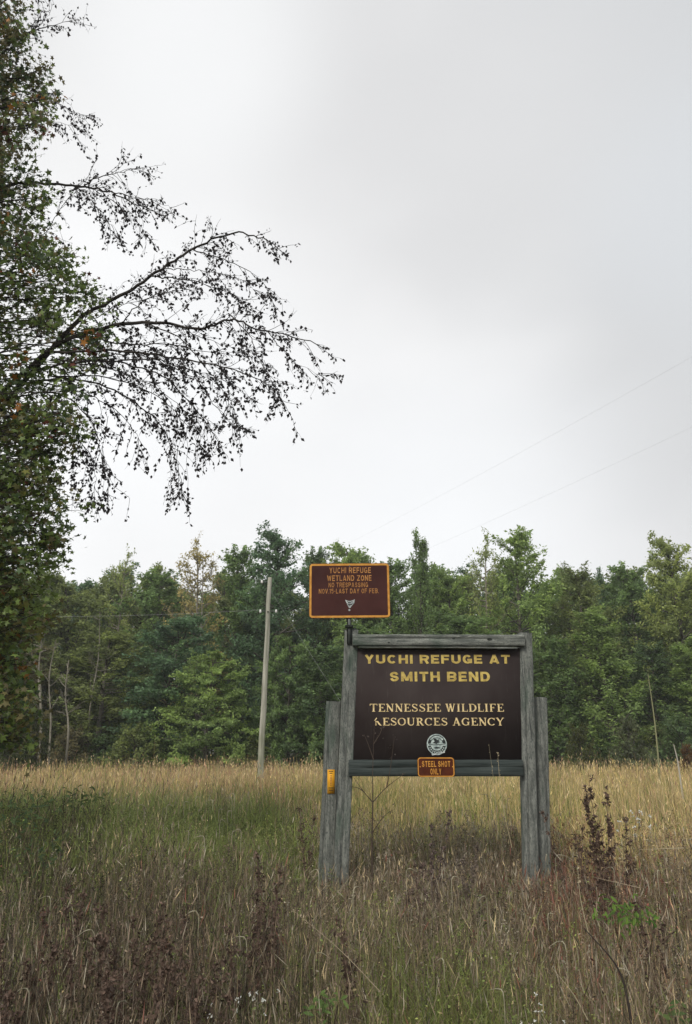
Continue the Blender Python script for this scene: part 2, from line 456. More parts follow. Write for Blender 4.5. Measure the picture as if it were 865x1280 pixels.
keys = ['oak1', 'oak2', 'oak3', 'poplar1', 'oak1', 'oak3']
tints = [DK, MD, OL, BG, DK, OL]
for row, (Y, hh) in enumerate([(58.5, 15.9), (63, 17.0), (69, 18.2)]):
    n = 20
    for i in range(n):
        x = -42 + 84 * (i + 0.5) / n + random.uniform(-1.2, 1.2)
        put_tree('forest_tree', random.choice(keys), x, Y + random.uniform(-1.2, 1.2), hh * random.uniform(0.9, 1.04), random.uniform(6.4, 8.6),
                 random.choice(tints), 'dark green tree deep in the forest behind the front trees', 'tree', 'trees deep in the forest')

shrub_spots = [
    (10, 885, 'DK', 'dark shrub at the forest foot at the far left edge of the view'),
    (48, 902, 'OL', 'olive shrub round the foot of the thickest pale bare stem'),
    (92, 908, 'BR', 'brownish shrub at the foot of the crooked bare tree'),
    (132, 915, 'DK', 'dark low shrub midway between the crooked bare tree and the layered light oak'),
    (170, 905, 'OL', 'olive shrub left of the layered light oak at the forest foot'),
    (208, 918, 'DK', 'dark low shrub under the left side of the layered light oak'),
    (247, 922, 'MD', 'green low shrub right below the layered light oak'),
    (288, 914, 'DK', 'dark shrub a little left of the foot of the leaning pole'),
    (324, 922, 'OL', 'low olive shrub directly behind the foot of the leaning pole'),
    (362, 906, 'DK', 'dark shrub right of the foot of the leaning pole'),
    (396, 896, 'MD', 'green shrub close left of the outer left post of the sign'),
    (695, 888, 'MD', 'green shrub at the forest foot touching the right outer post'),
    (752, 912, 'DK', 'dark shrub in the gap left of the pale grey green shrub'),
    (815, 906, 'OL', 'olive shrub behind the foot of the tall pale dead stalk'),
    (846, 893, 'DK', 'dark taller shrub between the two pale dead stalks at right'),
    (882, 900, 'MD', 'green shrub cut by the right edge of the view at the forest foot')]
TN_ = {'DK': DK, 'MD': MD, 'OL': OL, 'BR': BR}
for i, (px, top, tn, lab) in enumerate(shrub_spots):
    px_tree('shrub', ('bush1', 'bush2')[i % 2], px, top, random.uniform(62, 92), random.uniform(42.5, 46), TN_[tn], lab, 'shrub', 'shrubs along the forest edge')
for px in (-120, -85, -45, 440, 480, 520, 560, 600, 640, 930, 970, 1010):
    px_tree('shrub', ('bush1', 'bush2')[px % 2], px, random.uniform(885, 918), random.uniform(62, 92), random.uniform(42.5, 46), OL,
            'dark leafy shrub at the forest foot, hidden by the sign or out of view', 'shrub', 'shrubs hidden along the forest edge')
px_tree('shrub', 'bush2', 783, 897, 62, 41, (0.125, 0.150, 0.085), 'pale grey green shrub at the forest foot right of the sign', 'shrub')
px_tree('shrub', 'bush1', 722, 905, 50, 41.5, (0.085, 0.10, 0.035), 'yellow green shrub at the forest foot beside the right outer post', 'shrub')
px_tree('shrub', 'bush2', 856, 928, 34, 36, (0.13, 0.07, 0.03), 'small rusty brown shrub at the right edge of the meadow', 'shrub')
px_tree('shrub', 'bush1', 30, 872, 80, 38, (0.060, 0.078, 0.03), 'green shrub below the leafy roadside tree at the left edge', 'shrub')


def bare_tree(px, ybot, ptop, ytop, Y, rad, label, nb=10, mat=None, name='bare_tree', seed=0, cat='tree'):
    r = np.random.default_rng(seed)
    b = P(px, ybot, Y); t = P(ptop, ytop, Y)
    b[2] = max(b[2], 0) * 0; 
    e = empty(name, tuple(b), label, cat)
    wmb = MB()
    line = smooth_line([b, b * 0.6 + t * 0.4 + r.normal(size=3) * 0.12, b * 0.3 + t * 0.7 + r.normal(size=3) * 0.15, t], 10)
    tube(wmb, line, np.linspace(rad, rad * 0.25, 10), 6)
    link('trunk', wmb.mesh('trunk', mat or M['bark_pale'], True), e)
    bm2 = MB()
    for k in range(nb):
        u = r.uniform(0.35, 0.98); s = np.array([np.interp(u * 9, range(10), line[:, j]) for j in range(3)])
        L = (1.15 - u) * 0.30 * (t[2] - b[2]) * r.uniform(0.5, 1)
        d = unit(np.array([r.normal(), r.normal(), r.uniform(0.5, 1.4)]))
        e1 = s + d * L
        tube(bm2, smooth_line([s, s + d * L * 0.5 + r.normal(size=3) * 0.05 * L, e1 + r.normal(size=3) * 0.08 * L], 5), np.linspace(rad * 0.35, rad * 0.1, 5), 4)
        for q in range(3):
            s2 = s + d * L * r.uniform(0.4, 0.9)
            tube(bm2, [s2, s2 + unit(d + r.normal(size=3) * 0.6) * L * 0.4], [rad * 0.15, rad * 0.06], 3)
    if nb: link('branches', bm2.mesh('branches', mat or M['bark_pale'], True), e)
    return e


bare_tree(50, 950, 53, 790, 41.5, 0.10, 'thickest of the pale bare tree stems at the left forest edge', 9, seed=1)
bare_tree(62, 950, 70, 800, 42, 0.07, 'slim pale bare stem between the thick one and the crooked one', 8, seed=2)
bare_tree(82, 955, 86, 825, 41, 0.075, 'crooked pale bare tree with forked twigs at right of the bare stems', 14, seed=3)
bare_tree(253, 800, 254, 700, 49.5, 0.10, 'thin pale leafless tree rising inside the tan airy tree', 6, seed=4)
bare_tree(123, 830, 125, 765, 45.5, 0.06, 'forked dead tree top above the crooked bare stem', 8, seed=5)

# ------------------------------------------------------------------ utility pole and wires
PY = 28.0
pb, pt = P(324.5, 984, PY), P(337.5, 722, PY)
pb[2] = -0.1
e = empty('utility_pole', tuple(pb), 'bare grey wooden utility pole leaning right in front of the forest', 'utility pole')
mb = MB(); line = np.array([pb + (pt - pb) * t for t in np.linspace(0, 1, 9)])
line[1:-1] += rng.normal(size=(7, 3)) * 0.012
tube(mb, line, np.linspace(0.122, 0.080, 9), 12)
link('shaft', mb.mesh('shaft', M['pole'], True), e)


def box(mb, cx, cy, cz, sx, sy, sz, rot=None):
    v = np.array([[a, b, c] for a in (-.5, .5) for b in (-.5, .5) for c in (-.5, .5)]) * [sx, sy, sz]
    if rot is not None: v = v @ np.array(rot).T
    v = v + [cx, cy, cz]
    mb.add(v, np.array([[0, 1, 3, 2], [4, 6, 7, 5], [0, 4, 5, 1], [2, 3, 7, 6], [0, 2, 6, 4], [1, 5, 7, 3]]))


hi = pt + (pb - pt) * 0.022; lo = pt + (pb - pt) * 0.165
for (q, off) in ((hi, -0.13), (lo, -0.13), (lo, 0.13)):
    mb = MB(); s = 1 if off > 0 else -1
    tube(mb, [q, q + [s * 0.30, -0.02, 0.02]], 0.012, 6)
    br = link('insulator_pin', mb.mesh('insulator_pin', M['metal']), e)
    mb = MB(); c = q + [s * 0.30, -0.02, 0]
    tube(mb, [c - [0, 0, .05], c - [0, 0, .01], c + [0, 0, .02], c + [0, 0, .07]], [0.035, 0.05, 0.04, 0.03], 8)
    ins = link('insulator', mb.mesh('insulator', M['porcelain'], True), br, False)
    ins.location = (0, 0, 0)
mb = MB(); q = pt + (pb - pt) * 0.17
tube(mb, [q + [0, -0.16, 0], q + [0, -0.10, 0]], 0.03, 8); link('bolt', mb.mesh('bolt', M['rot']), e)


def wire(a, b, sag, rad, label, n=30, name='power_line', cat='wire'):
    t = np.linspace(0, 1, n)[:, None]
    pts = np.asarray(a) * (1 - t) + np.asarray(b) * t
    pts[:, 2] -= (4 * sag * t * (1 - t))[:, 0]
    mb = MB(); tube(mb, pts, rad, 5)
    return tag(link(name, mb.mesh(name, M['wire'], True)), label, cat)


R1 = P(865, 414, 10.6); R2 = P(865, 497, 11.6)
d1 = R1 - (hi + [0.3, 0, 0])
wire(hi + [-0.05, -0.09, 0.02], R1 + d1 * 0.9, 0.55, 0.0011, 'upper of two faint wires crossing the sky at right')
d2 = R2 - (lo + [0.3, 0, 0])
wire(lo + [0.3, -0.02, 0.06], R2 + d2 * 0.9, 0.55, 0.0011, 'lower of two faint wires crossing the sky at right')
wire(lo + [-0.3, -0.02, 0.06], P(-420, 742, 30), 0.55, 0.0032, 'thin wire running level left from the pole across the dark trees')
gq = pt + (pb - pt) * 0.07
ga = P(500, 975, 27.2); ga[2] = 0
wire(gq + [0.08, 0, 0], ga, 0.0, 0.0022, 'slanting guy wire from the pole top down towards the sign', name='guy_wire')

# ------------------------------------------------------------------ the wooden sign
SY = 8.9


def timber(name, b, t, w, d, mat, parent, seed=0, horizontal=False):
    """one squared weathered timber between b and t with slightly uneven faces and split, softened edges"""
    r = np.random.default_rng(seed)
    b, t = np.asarray(b, float), np.asarray(t, float)
    ax = unit(t - b)
    side = np.array([0, 0, 1.0]) if horizontal else np.array([1.0, 0, 0])
    side = unit(side - ax * np.dot(side, ax)); dep = np.array([0, 1.0, 0])
    c = 0.012
    prof = np.array([[-w/2+c, -d/2], [w/2-c, -d/2], [w/2, -d/2+c], [w/2, d/2-c], [w/2-c, d/2], [-w/2+c, d/2], [-w/2, d/2-c], [-w/2, -d/2+c]])
    # add a drying check (split) on the front face
    sx = r.uniform(-0.25, 0.25) * w
    prof = np.vstack([prof[:1], [[sx - 0.004, -d/2]], [[sx, -d/2 + 0.012]], [[sx + 0.004, -d/2]], prof[1:]])
    n = 22; L = np.linalg.norm(t - b); m = len(prof)
    ts = np.linspace(0, 1, n)
    V = []
    drift = np.cumsum(r.normal(size=n)) * 0.0012
    for i, u in enumerate(ts):
        k = prof.copy() + r.normal(size=prof.shape) * 0.0013
        k[1:4, 0] += drift[i]
        split = 1.0 if 0.1 < u < 0.8 else 0.15
        k[2, 1] = -d/2 + 0.012 * split
        V.append(b + ax * u * L + k[:, :1] * side + k[:, 1:] * dep)
    V = np.concatenate(V)
    i = np.arange(n - 1)[:, None] * m; j = np.arange(m)[None]; j2 = (j + 1) % m
    Q = np.stack([i + j, i + j2, i + m + j2, i + m + j], -1).reshape(-1, 4)
    mb = MB(); mb.add(V, Q)
    mb2 = np.arange(m)[None]
    mb.add(V[:m], mb2[:, ::-1]); mb.add(V[-m:] + ax * 0.002, mb2)
    me = mb.mesh(name, mat)
    return link(name, me, parent)


sb = P(545, 1130, SY)
sign = empty('wooden_sign', (sb[0], SY, 0), 'large dark brown board in a grey timber frame on paired posts among weeds', 'sign')


def PG(x, ytop_x, ytop, Y, y_bot=1130):
    b = P(x, y_bot, Y); t = P(ytop_x, ytop, Y)
    k = (b[2] + 0.15) / (t[2] - b[2])
    b2 = b - (t - b) * k
    return b2, t


# main posts carry the rails, outer posts are bolted outside them
b, t = PG(424.5, 439.5, 788, SY); timber('post', b, t, 0.165, 0.15, M['wood'], sign, 1)
LPb, LPt = b, t
b, t = PG(664, 655.5, 792, SY); timber('post', b, t, 0.155, 0.15, M['wood'], sign, 2)
RPb, RPt = b, t
b, t = PG(406, 417, 877, SY + 0.13); timber('post', b, t, 0.175, 0.14, M['wood'], sign, 3)['label'] = 'shorter outer post at left'
b, t = PG(681, 675.5, 872, SY + 0.13); timber('post', b, t, 0.13, 0.14, M['wood'], sign, 4)['label'] = 'shorter outer post at right'
for (tp, w) in ((LPt, 0.15), (RPt, 0.14)):
    mb = MB(); r = np.random.default_rng(int(w * 1000))
    nn = 10; th = np.arange(nn) / nn * 6.283
    ring = np.c_[np.cos(th) * w * 0.45, np.sin(th) * 0.065, np.zeros(nn)]
    V = np.vstack([ring + tp, ring * 0.85 + tp + np.c_[np.zeros((nn, 2)), r.uniform(0.005, 0.04, nn)]])
    j = np.arange(nn)
    mb.add(V, np.c_[j, (j + 1) % nn, nn + (j + 1) % nn, nn + j]); mb.add(V[nn:], j[None])
    link('rotten_cap', mb.mesh('rotten_cap', M['rot']), sign)
FY = SY - 0.10      # plane of the rails' centre, in front of the posts' middle
timber('top_rail', P(441, 800.5, FY), P(655, 801, FY), 0.135, 0.09, M['wood_h'], sign, 5, True)
timber('bottom_rail', P(436, 960, FY), P(653, 960, FY), 0.175, 0.08, M['wood_dark'], sign, 6, True)
for (kx, ky, kr) in ((612, 799, .020), (567, 798, .012), (486, 803, .009)):
    kp = P(kx, ky, FY - 0.0475); mb = MB(); kk = np.arange(12) / 12 * 6.283
    V = np.vstack([np.c_[kp[0] + kr * 1.5 * np.cos(kk), np.full(12, kp[1]), kp[2] + kr * np.sin(kk) * .8], [[kp[0], kp[1] - .003, kp[2]]]])
    mb.add(V, [[i, (i + 1) % 12, 12] for i in range(12)]); link('knot', mb.mesh('knot', M['rot']), sign)
# thin battens holding the board
timber('batten', P(449, 809.5, FY - 0.02), P(646, 810, FY - 0.02), 0.022, 0.045, M['wood_h'], sign, 7, True)
# board
PYn = SY - 0.062
a_, b_, c_, d_ = P(446.5, 810, PYn), P(649.5, 810, PYn), P(652, 951, PYn), P(441.5, 951, PYn)
bk = np.array([0, 0.018, 0])
mb = MB(); mb.add(np.array([a_, b_, c_, d_, a_ + bk, b_ + bk, c_ + bk, d_ + bk]),
                  [[3, 2, 1, 0], [4, 5, 6, 7], [0, 1, 5, 4], [1, 2, 6, 5], [2, 3, 7, 6], [3, 0, 4, 7]])
board = link('board', mb.mesh('board', M['panel']), sign)

# ---- lettering
def place_print(name, v2, faces, x0, x1, y0, y1, Y, mat, parent, slope=0.0, zj=None, world_parent=True):
    """fit a flat 2-D shape into photo rectangle on the sign's vertical plane"""
    lo_, hi_ = v2.min(0), v2.max(0)
    u = (v2 - lo_) / (hi_ - lo_)
    cx = (x0 + x1) / 2; ym = (y0 + y1) / 2
    A = P(x0, ym, Y); B = P(x1, ym, Y)
    T = P(cx, y0, Y); Bt = P(cx, y1, Y)
    V = np.zeros((len(u), 3))
    V[:, 0] = A[0] + u[:, 0] * (B[0] - A[0])
    V[:, 2] = Bt[2] + u[:, 1] * (T[2] - Bt[2]) + slope * (V[:, 0] - (A[0] + B[0]) / 2)
    V[:, 1] = Y - (zj if zj is not None else 0)
    me = bpy.data.meshes.new(name); me.from_pydata(V.tolist(), [], faces); me.materials.append(mat); me.update()
    return link(name, me, parent)


def stroke(pts, w):
    pts = np.asarray(pts, float); w = np.broadcast_to(np.asarray(w, float), (len(pts),))
    t = unit(np.gradient(pts, axis=0)); nrm = np.c_[-t[:, 1], t[:, 0]]
    return pts + nrm * w[:, None] / 2, pts - nrm * w[:, None] / 2


def arc(cx, cy, rx, ry, a0, a1, n=14):
    a = np.radians(np.linspace(a0, a1, n)); return np.c_[cx + rx * np.cos(a), cy + ry * np.sin(a)]


TK, TH = 0.17, 0.075


def arcw(cx, cy, rx, ry, a0, a1, thick=TK, thin=TH):
    a = np.radians(np.linspace(a0, a1, 14))
    return (np.c_[cx + rx * np.cos(a), cy + ry * np.sin(a)], thin + (thick - thin) * np.abs(np.cos(a)) ** 1.3)


def serif_glyph(ch, broken=False):
    S = []
    def st(x, y0=0, y1=1, w=TK): S.append((np.array([[x, y0], [x, y1]]), w))
    def sf(x, y, h=0.17): S.append((np.array([[x - h, y], [x + h, y]]), 0.06))
    def bar(x0, x1, y, w=TH): S.append((np.array([[x0, y], [x1, y]]), w))
    b, tp = 0.03, 0.97
    if ch == 'T': st(.4); sf(.4, b); bar(0, .8, .96, .08); bar(0.03, .03001, .9); S.append((np.array([[.03, .76], [.03, 1]]), .06)); S.append((np.array([[.77, .76], [.77, 1]]), .06)); w = .8
    elif ch in 'EF':
        st(.2); bar(.04, .66, .96, .08); bar(.2, .5, .5, .08); S.append((np.array([[.66, .78], [.66, 1]]), .06)); S.append((np.array([[.5, .38], [.5, .62]]), .055))
        if ch == 'E': bar(.04, .7, .04, .08); S.append((np.array([[.7, 0], [.7, .24]]), .06))
        else: sf(.2, b)
        w = .72
    elif ch == 'L': st(.2); sf(.2, tp); bar(.04, .66, .04, .08); S.append((np.array([[.66, 0], [.66, .26]]), .06)); w = .68
    elif ch == 'I': st(.2); sf(.2, b); sf(.2, tp); w = .4
    elif ch == 'N': st(.17, 0, 1, .08); S.append((np.array([[.12, 1], [.72, 0]]), .18)); st(.72, 0, 1, .08); sf(.17, b, .14); sf(.72, tp, .14); bar(.02, .2, tp, .06); w = .86
    elif ch == 'W':
        S += [(np.array([[.12, 1], [.34, 0]]), .17), (np.array([[.34, 0], [.54, .95]]), .08), (np.array([[.5, 1], [.72, 0]]), .17), (np.array([[.72, 0], [.94, 1]]), .08)]
        sf(.12, tp, .14); sf(.52, tp, .12); sf(.94, tp, .12); w = 1.08
    elif ch == 'A': S += [(np.array([[.14, 0], [.42, 1]]), .08), (np.array([[.40, 1], [.72, 0]]), .18)]; bar(.25, .6, .32, .07); sf(.14, b, .13); sf(.72, b, .15); w = .88
    elif ch == 'Y': st(.42, 0, .5); S += [(np.array([[.12, 1], [.44, .42]]), .17), (np.array([[.42, .42], [.74, 1]]), .08)]; sf(.42, b); sf(.12, tp, .14); sf(.74, tp, .12); w = .86
    elif ch == 'D': st(.2); bar(.04, .4, .96, .08); bar(.04, .4, .04, .08); S.append(arcw(.38, .5, .38, .46, 90, -90)); w = .84
    elif ch == 'R':
        if not broken: st(.2); sf(.2, b); bar(.04, .4, .96, .08); S.append(arcw(.38, .74, .22, .22, 90, -90)); bar(.2, .4, .5, .07)
        else: S.append((np.array([[.1, .62], [.34, 1]]), .1)); bar(.2, .5, .52, .1); st(.24, .0, .6, .1)
        S.append((np.array([[.4, .5], [.72, 0]]), .17)); bar(.62, .84, .03, .06); w = .84
    elif ch == 'O': S.append(arcw(.43, .5, .36, .46, 0, 360)); w = .86
    elif ch == 'C': S.append(arcw(.43, .5, .36, .46, 42, 318)); S.append((np.array([[.73, .68], [.73, .98]]), .06)); w = .8
    elif ch == 'G': S.append(arcw(.43, .5, .36, .46, 42, 320)); S.append((np.array([[.73, .68], [.73, .98]]), .06)); st(.70, .04, .44, .15); sf(.70, .44, .15); w = .88
    elif ch == 'U': st(.18, .35, 1); S.append((arc(.45, .36, .27, .32, 180, 360), np.linspace(TK, .08, 14))); st(.72, .35, 1, .08); sf(.18, tp, .15); sf(.72, tp, .13); w = .88
    elif ch == 'S':
        p = [[.56, .78], [.48, .93], [.32, .965], [.16, .88], [.13, .74], [.22, .60], [.38, .5], [.54, .40], [.61, .26], [.55, .11], [.38, .035], [.2, .07], [.1, .24]]
        S.append((smooth_line(np.c_[p, np.zeros(13)], 26)[:, :2], np.interp(np.linspace(0, 1, 26), [0, .2, .5, .8, 1], [.06, .08, .18, .08, .06])))
        S.append((np.array([[.59, .72], [.59, .98]]), .06)); S.append((np.array([[.09, .02], [.09, .28]]), .06)); w = .7
    return S, w


def serif_print(name, text, x0, x1, y0, y1, Y, mat, parent, gap=0.10, brk=None, slope=0.0):
    V, Fc, zz, cur, k = [], [], [], 0.0, 0
    for i, ch in enumerate(text):
        if ch == ' ': cur += 0.42; continue
        S, w = serif_glyph(ch, brk == i)
        for (p, wd) in S:
            A, B = stroke(p, wd)
            n = len(A); base = sum(len(q) for q in V)
            V.append(np.vstack([A, B]) + [cur, 0])
            Fc += [[base + q, base + q + 1, base + n + q + 1, base + n + q] for q in range(n - 1)]
            zz += [k % 7 * 0.00025] * (2 * n); k += 1
        cur += w + gap
    V = np.vstack(V)
    return place_print(name, V, Fc, x0, x1, y0, y1, Y, mat, parent, slope, np.array(zz))


def sans_glyph(ch, t):
    """plain sign-painter's capitals built of even strokes of width t"""
    S = []
    h = t / 2
    def ln(*p): S.append((np.array(p, float), t))
    W = .78; L, Rr = h, W - h
    if ch == 'I': ln((h, 0), (h, 1)); return S, t
    if ch == 'Y': ln((h, 1), (W / 2, .45)); ln((W - h, 1), (W / 2, .45)); ln((W / 2, .52), (W / 2, 0))
    elif ch == 'U': ln((L, 1), (L, .36)); S.append((arc(W / 2, .36, W / 2 - h, .36 - h, 180, 360, 16), t)); ln((Rr, .36), (Rr, 1))
    elif ch == 'C': S.append((arc(W / 2, .5, W / 2 - h, .5 - h, 42, 318, 22), t))
    elif ch == 'G': S.append((arc(W / 2, .5, W / 2 - h, .5 - h, 42, 350, 24), t)); ln((W / 2, .44), (W, .44)); ln((Rr, .44), (Rr, .05))
    elif ch == 'O': S.append((arc(W / 2, .5, W / 2 - h, .5 - h, 0, 360, 26), t))
    elif ch == 'H': ln((L, 0), (L, 1)); ln((Rr, 0), (Rr, 1)); ln((L, .5), (Rr, .5))
    elif ch in 'EF':
        W = .68; ln((L, 0), (L, 1)); ln((L, 1 - h), (W, 1 - h)); ln((L, .5), (W - .06, .5))
        if ch == 'E': ln((L, h), (W, h))
    elif ch == 'L': W = .64; ln((L, 0), (L, 1)); ln((L, h), (W, h))
    elif ch == 'T': W = .74; ln((0, 1 - h), (W, 1 - h)); ln((W / 2, 0), (W / 2, 1))
    elif ch == 'A': W = .84; ln((h, 0), (W / 2, 1)); ln((W - h, 0), (W / 2, 1)); ln((.2, .26), (W - .2, .26))
    elif ch == 'V': ln((h, 1), (W / 2, 0)); ln((W - h, 1), (W / 2, 0))
    elif ch == 'N': ln((L, 0), (L, 1)); ln((Rr, 0), (Rr, 1)); ln((L, .96), (Rr, .04))
    elif ch == 'M': W = .94; ln((L, 0), (L, 1)); ln((W - h, 0), (W - h, 1)); ln((L, .96), (W / 2, .1)); ln((W - h, .96), (W / 2, .1))
    elif ch == 'W': W = 1.05; ln((h, 1), (.29, 0)); ln((.29, 0), (W / 2, .9)); ln((W / 2, .9), (W - .29, 0)); ln((W - .29, 0), (W - h, 1))
    elif ch == 'Z': ln((0, 1 - h), (W, 1 - h)); ln((W - h, .94), (h, .06)); ln((0, h), (W, h))
    elif ch == 'D': ln((L, 0), (L, 1)); ln((L, 1 - h), (.4, 1 - h)); ln((L, h), (.4, h)); S.append((arc(.4, .5, W - h - .4, .5 - h, 90, -90, 14), t))
    elif ch in 'PRB':
        ln((L, 0), (L, 1)); ln((L, 1 - h), (.45, 1 - h)); ln((L, .48), (.45, .48)); S.append((arc(.45, .74 - h / 2, W - h - .45, .26 - h / 2, 90, -90, 12), t))
        if ch == 'R': ln((.44, .5), (W - h, 0))
        if ch == 'B': ln((L, h), (.45, h)); S.append((arc(.45, .24 + h / 2, W - h - .45, .24 - h / 2, 90, -90, 12), t))
    elif ch == 'S':
        p = [[.93, .74], [.78, .92], [.5, 1.0], [.2, .92], [.06, .75], [.18, .58], [.5, .5], [.82, .42], [.94, .25], [.8, .08], [.5, 0], [.2, .08], [.05, .27]]
        q = np.array(p); q = q * [W - t, 1 - t] + [h, h]
        S.append((smooth_line(np.c_[q, np.zeros(13)], 28)[:, :2], t))
    elif ch == '1': W = .3; ln((W - h, 0), (W - h, 1)); ln((0, .76), (W - h, .96))
    elif ch == '5':
        W = .66; ln((h, 1 - h), (W - .04, 1 - h)); ln((h, 1 - h), (h, .5)); q = np.array([[0.02, .52], [.5, .62], [.95, .45], [.98, .2], [.6, 0], [.02, .12]]) * [W - t, 1] + [h, h * .9]
        S.append((smooth_line(np.c_[q, np.zeros(6)], 18)[:, :2], t))
    elif ch == '-': W = .36; ln((0, .48), (W, .48))
    elif ch == '.': W = t; ln((h, 0), (h, t))
    return S, W


def sans_print(name, text, x0, x1, y0, y1, Y, mat, parent, t=0.2, gap=0.16, slope=0.0, wordgap=0.42):
    V, Fc, zz, cur, k, base = [], [], [], 0.0, 0, 0
    for ch in text:
        if ch == ' ': cur += wordgap; continue
        S, w = sans_glyph(ch, t)
        for (p, wd) in S:
            A, B = stroke(p, wd); n = len(A)
            V.append(np.vstack([A, B]) + [cur, 0])
            Fc += [[base + q, base + q + 1, base + n + q + 1, base + n + q] for q in range(n - 1)]
            zz += [k % 7 * 0.0002] * (2 * n); k += 1; base += 2 * n
        cur += w + gap
    return place_print(name, np.vstack(V), Fc, x0, x1, y0, y1, Y, mat, parent, slope, np.array(zz))


TY = PYn - 0.004
sans_print('lettering', 'YUCHI REFUGE AT', 456, 637.5, 818, 830, TY, M['gold'], board, 0.225, 0.17)
sans_print('lettering', 'SMITH BEND', 487.5, 612.3, 839.5, 852, TY, M['gold'], board, 0.225, 0.17)
serif_print('lettering', 'TENNESSEE WILDLIFE', 462.3, 629.6, 879.3, 890, TY, M['cream'], board)
serif_print('lettering', 'RESOURCES AGENCY', 467.8, 630.2, 896.8, 907.3, TY, M['cream'], board, brk=0)


def disc2(rx, ry=None, n=28, cx=0, cy=0, a0=0, a1=360):
    ry = ry or rx
    a = np.radians(np.linspace(a0, a1, n, endpoint=(a1 - a0) < 360))
    return np.c_[cx + rx * np.cos(a), cy + ry * np.sin(a)], [list(range(n))]


def ring2(r0, r1, n=32, a0=0, a1=360):
    a = np.radians(np.linspace(a0, a1, n + 1))
    v = np.vstack([np.c_[r0 * np.cos(a), r0 * np.sin(a)], np.c_[r1 * np.cos(a), r1 * np.sin(a)]])
    return v, [[i, i + 1, n + 1 + i + 1, n + 1 + i] for i in range(n)]


def flat(name, v2, faces, cpx, cpy, s, Y, mat, parent, rot=0.0):
    """flat shape in units of s photo pixels about (cpx, cpy) on the plane Y"""
    c = P(cpx, cpy, Y); m = P(cpx + 1, cpy, Y)[0] - c[0]
    R_ = np.array([[math.cos(rot), math.sin(rot)], [-math.sin(rot), math.cos(rot)]])
    q = v2 @ R_
    V = np.c_[c[0] + q[:, 0] * s * m, np.full(len(q), Y), c[2] + q[:, 1] * s * m]
    me = bpy.data.meshes.new(name); me.from_pydata(V.tolist(), [], faces); me.materials.append(mat); me.update()
    return link(name, me, parent)


# round emblem: pale disc, dark ring of print, bird over water, band across
dv, df = disc2(1, n=36); em = flat('emblem', dv, df, 546, 930.5, 12.6, TY, M['ink'], board)


def sub(name, v2, faces, s, mat, dy, rot=0.0, cx=546, cy=930.5):
    o = flat(name, v2, faces, cx, cy, s, TY - dy, mat, board, rot)
    return o


EM = []
rv, rf = ring2(0.90, 1.0); EM.append((rv, rf, 12.6, M['sticker'], 0.001, 0, 546, 930.5))
rv, rf = ring2(0.66, 0.82, 9, 35, 145); EM.append((rv, rf, 12.6, M['sticker'], 0.001, 0, 546, 930.5))
rv, rf = disc2(0.6); EM.append((rv, rf, 12.6, M['sticker'], 0.0012, 0, 546, 930.5))
EM.append((np.array([[-1, -.1], [1, -.1], [1, .1], [-1, .1]]), [[0, 1, 2, 3]], 12.4, M['sticker'], 0.0016, 0, 546, 930.9))
EM.append((np.array([[-.8, -.03], [.8, -.03], [.8, .03], [-.8, .03]]), [[0, 1, 2, 3]], 12.4, M['ink'], 0.002, 0, 546, 930.9))
bird = np.array([[-.42, .12], [-.2, .3], [-.34, .5], [-.1, .56], [.05, .42], [.3, .5], [.18, .3], [.42, .2], [.1, .14], [.0, .04]])
EM.append((bird, [list(range(10))], 12.6, M['ink'], 0.002, 0, 546, 930.5))
EM.append((np.array([[-.35, -.3], [.0, -.22], [.4, -.32], [.1, -.42], [-.2, -.40]]), [[0, 1, 2, 3, 4]], 12.6, M['ink'], 0.002, 0, 546, 930.5))
for k in range(9):
    a = math.radians(205 + k * 16)
    EM.append((np.array([[-.05, -.07], [.05, -.07], [.05, .07], [-.05, .07]]) @ np.array([[math.cos(a + 1.57), math.sin(a + 1.57)], [-math.sin(a + 1.57), math.cos(a + 1.57)]]) + [0.75 * math.cos(a), 0.75 * math.sin(a)],
               [[0, 1, 2, 3]], 12.6, M['sticker'], 0.0022, 0, 546, 930.5))
EM.append((np.array([[-.55, -.92], [.75, -.66], [.78, -.78], [-.5, -1.04]]), [[0, 1, 2, 3]], 12.6, M['white'], 0.0026, 0, 546, 930.5))
mbs = {}
for (v2, fc, s, mt, dy, rot, cx, cy) in EM:
    c = P(cx, cy, TY); m = P(cx + 1, cy, TY)[0] - c[0]
    V = np.c_[c[0] + v2[:, 0] * s * m, np.full(len(v2), TY - dy), c[2] + v2[:, 1] * s * m]
    mbq = mbs.setdefault(mt.name, (MB(), mt))[0]
    for face in fc: mbq.add(V[face], np.arange(len(face))[None])
for nm, (q, mt) in mbs.items():
    link('emblem_print', q.mesh('emblem_print', mt), board)


# ---- sheet metal signs
def rounded(x0, x1, y0, y1, r, n=5):
    pts = []
    for (cx, cy, a0) in ((x1 - r, y0 + r, -90), (x1 - r, y1 - r, 0), (x0 + r, y1 - r, 90), (x0 + r, y0 + r, 180)):
        for k in range(n):
            a = math.radians(a0 + 90 * k / (n - 1)); pts.append((cx + r * math.cos(a), cy + r * math.sin(a)))
    return np.array(pts)


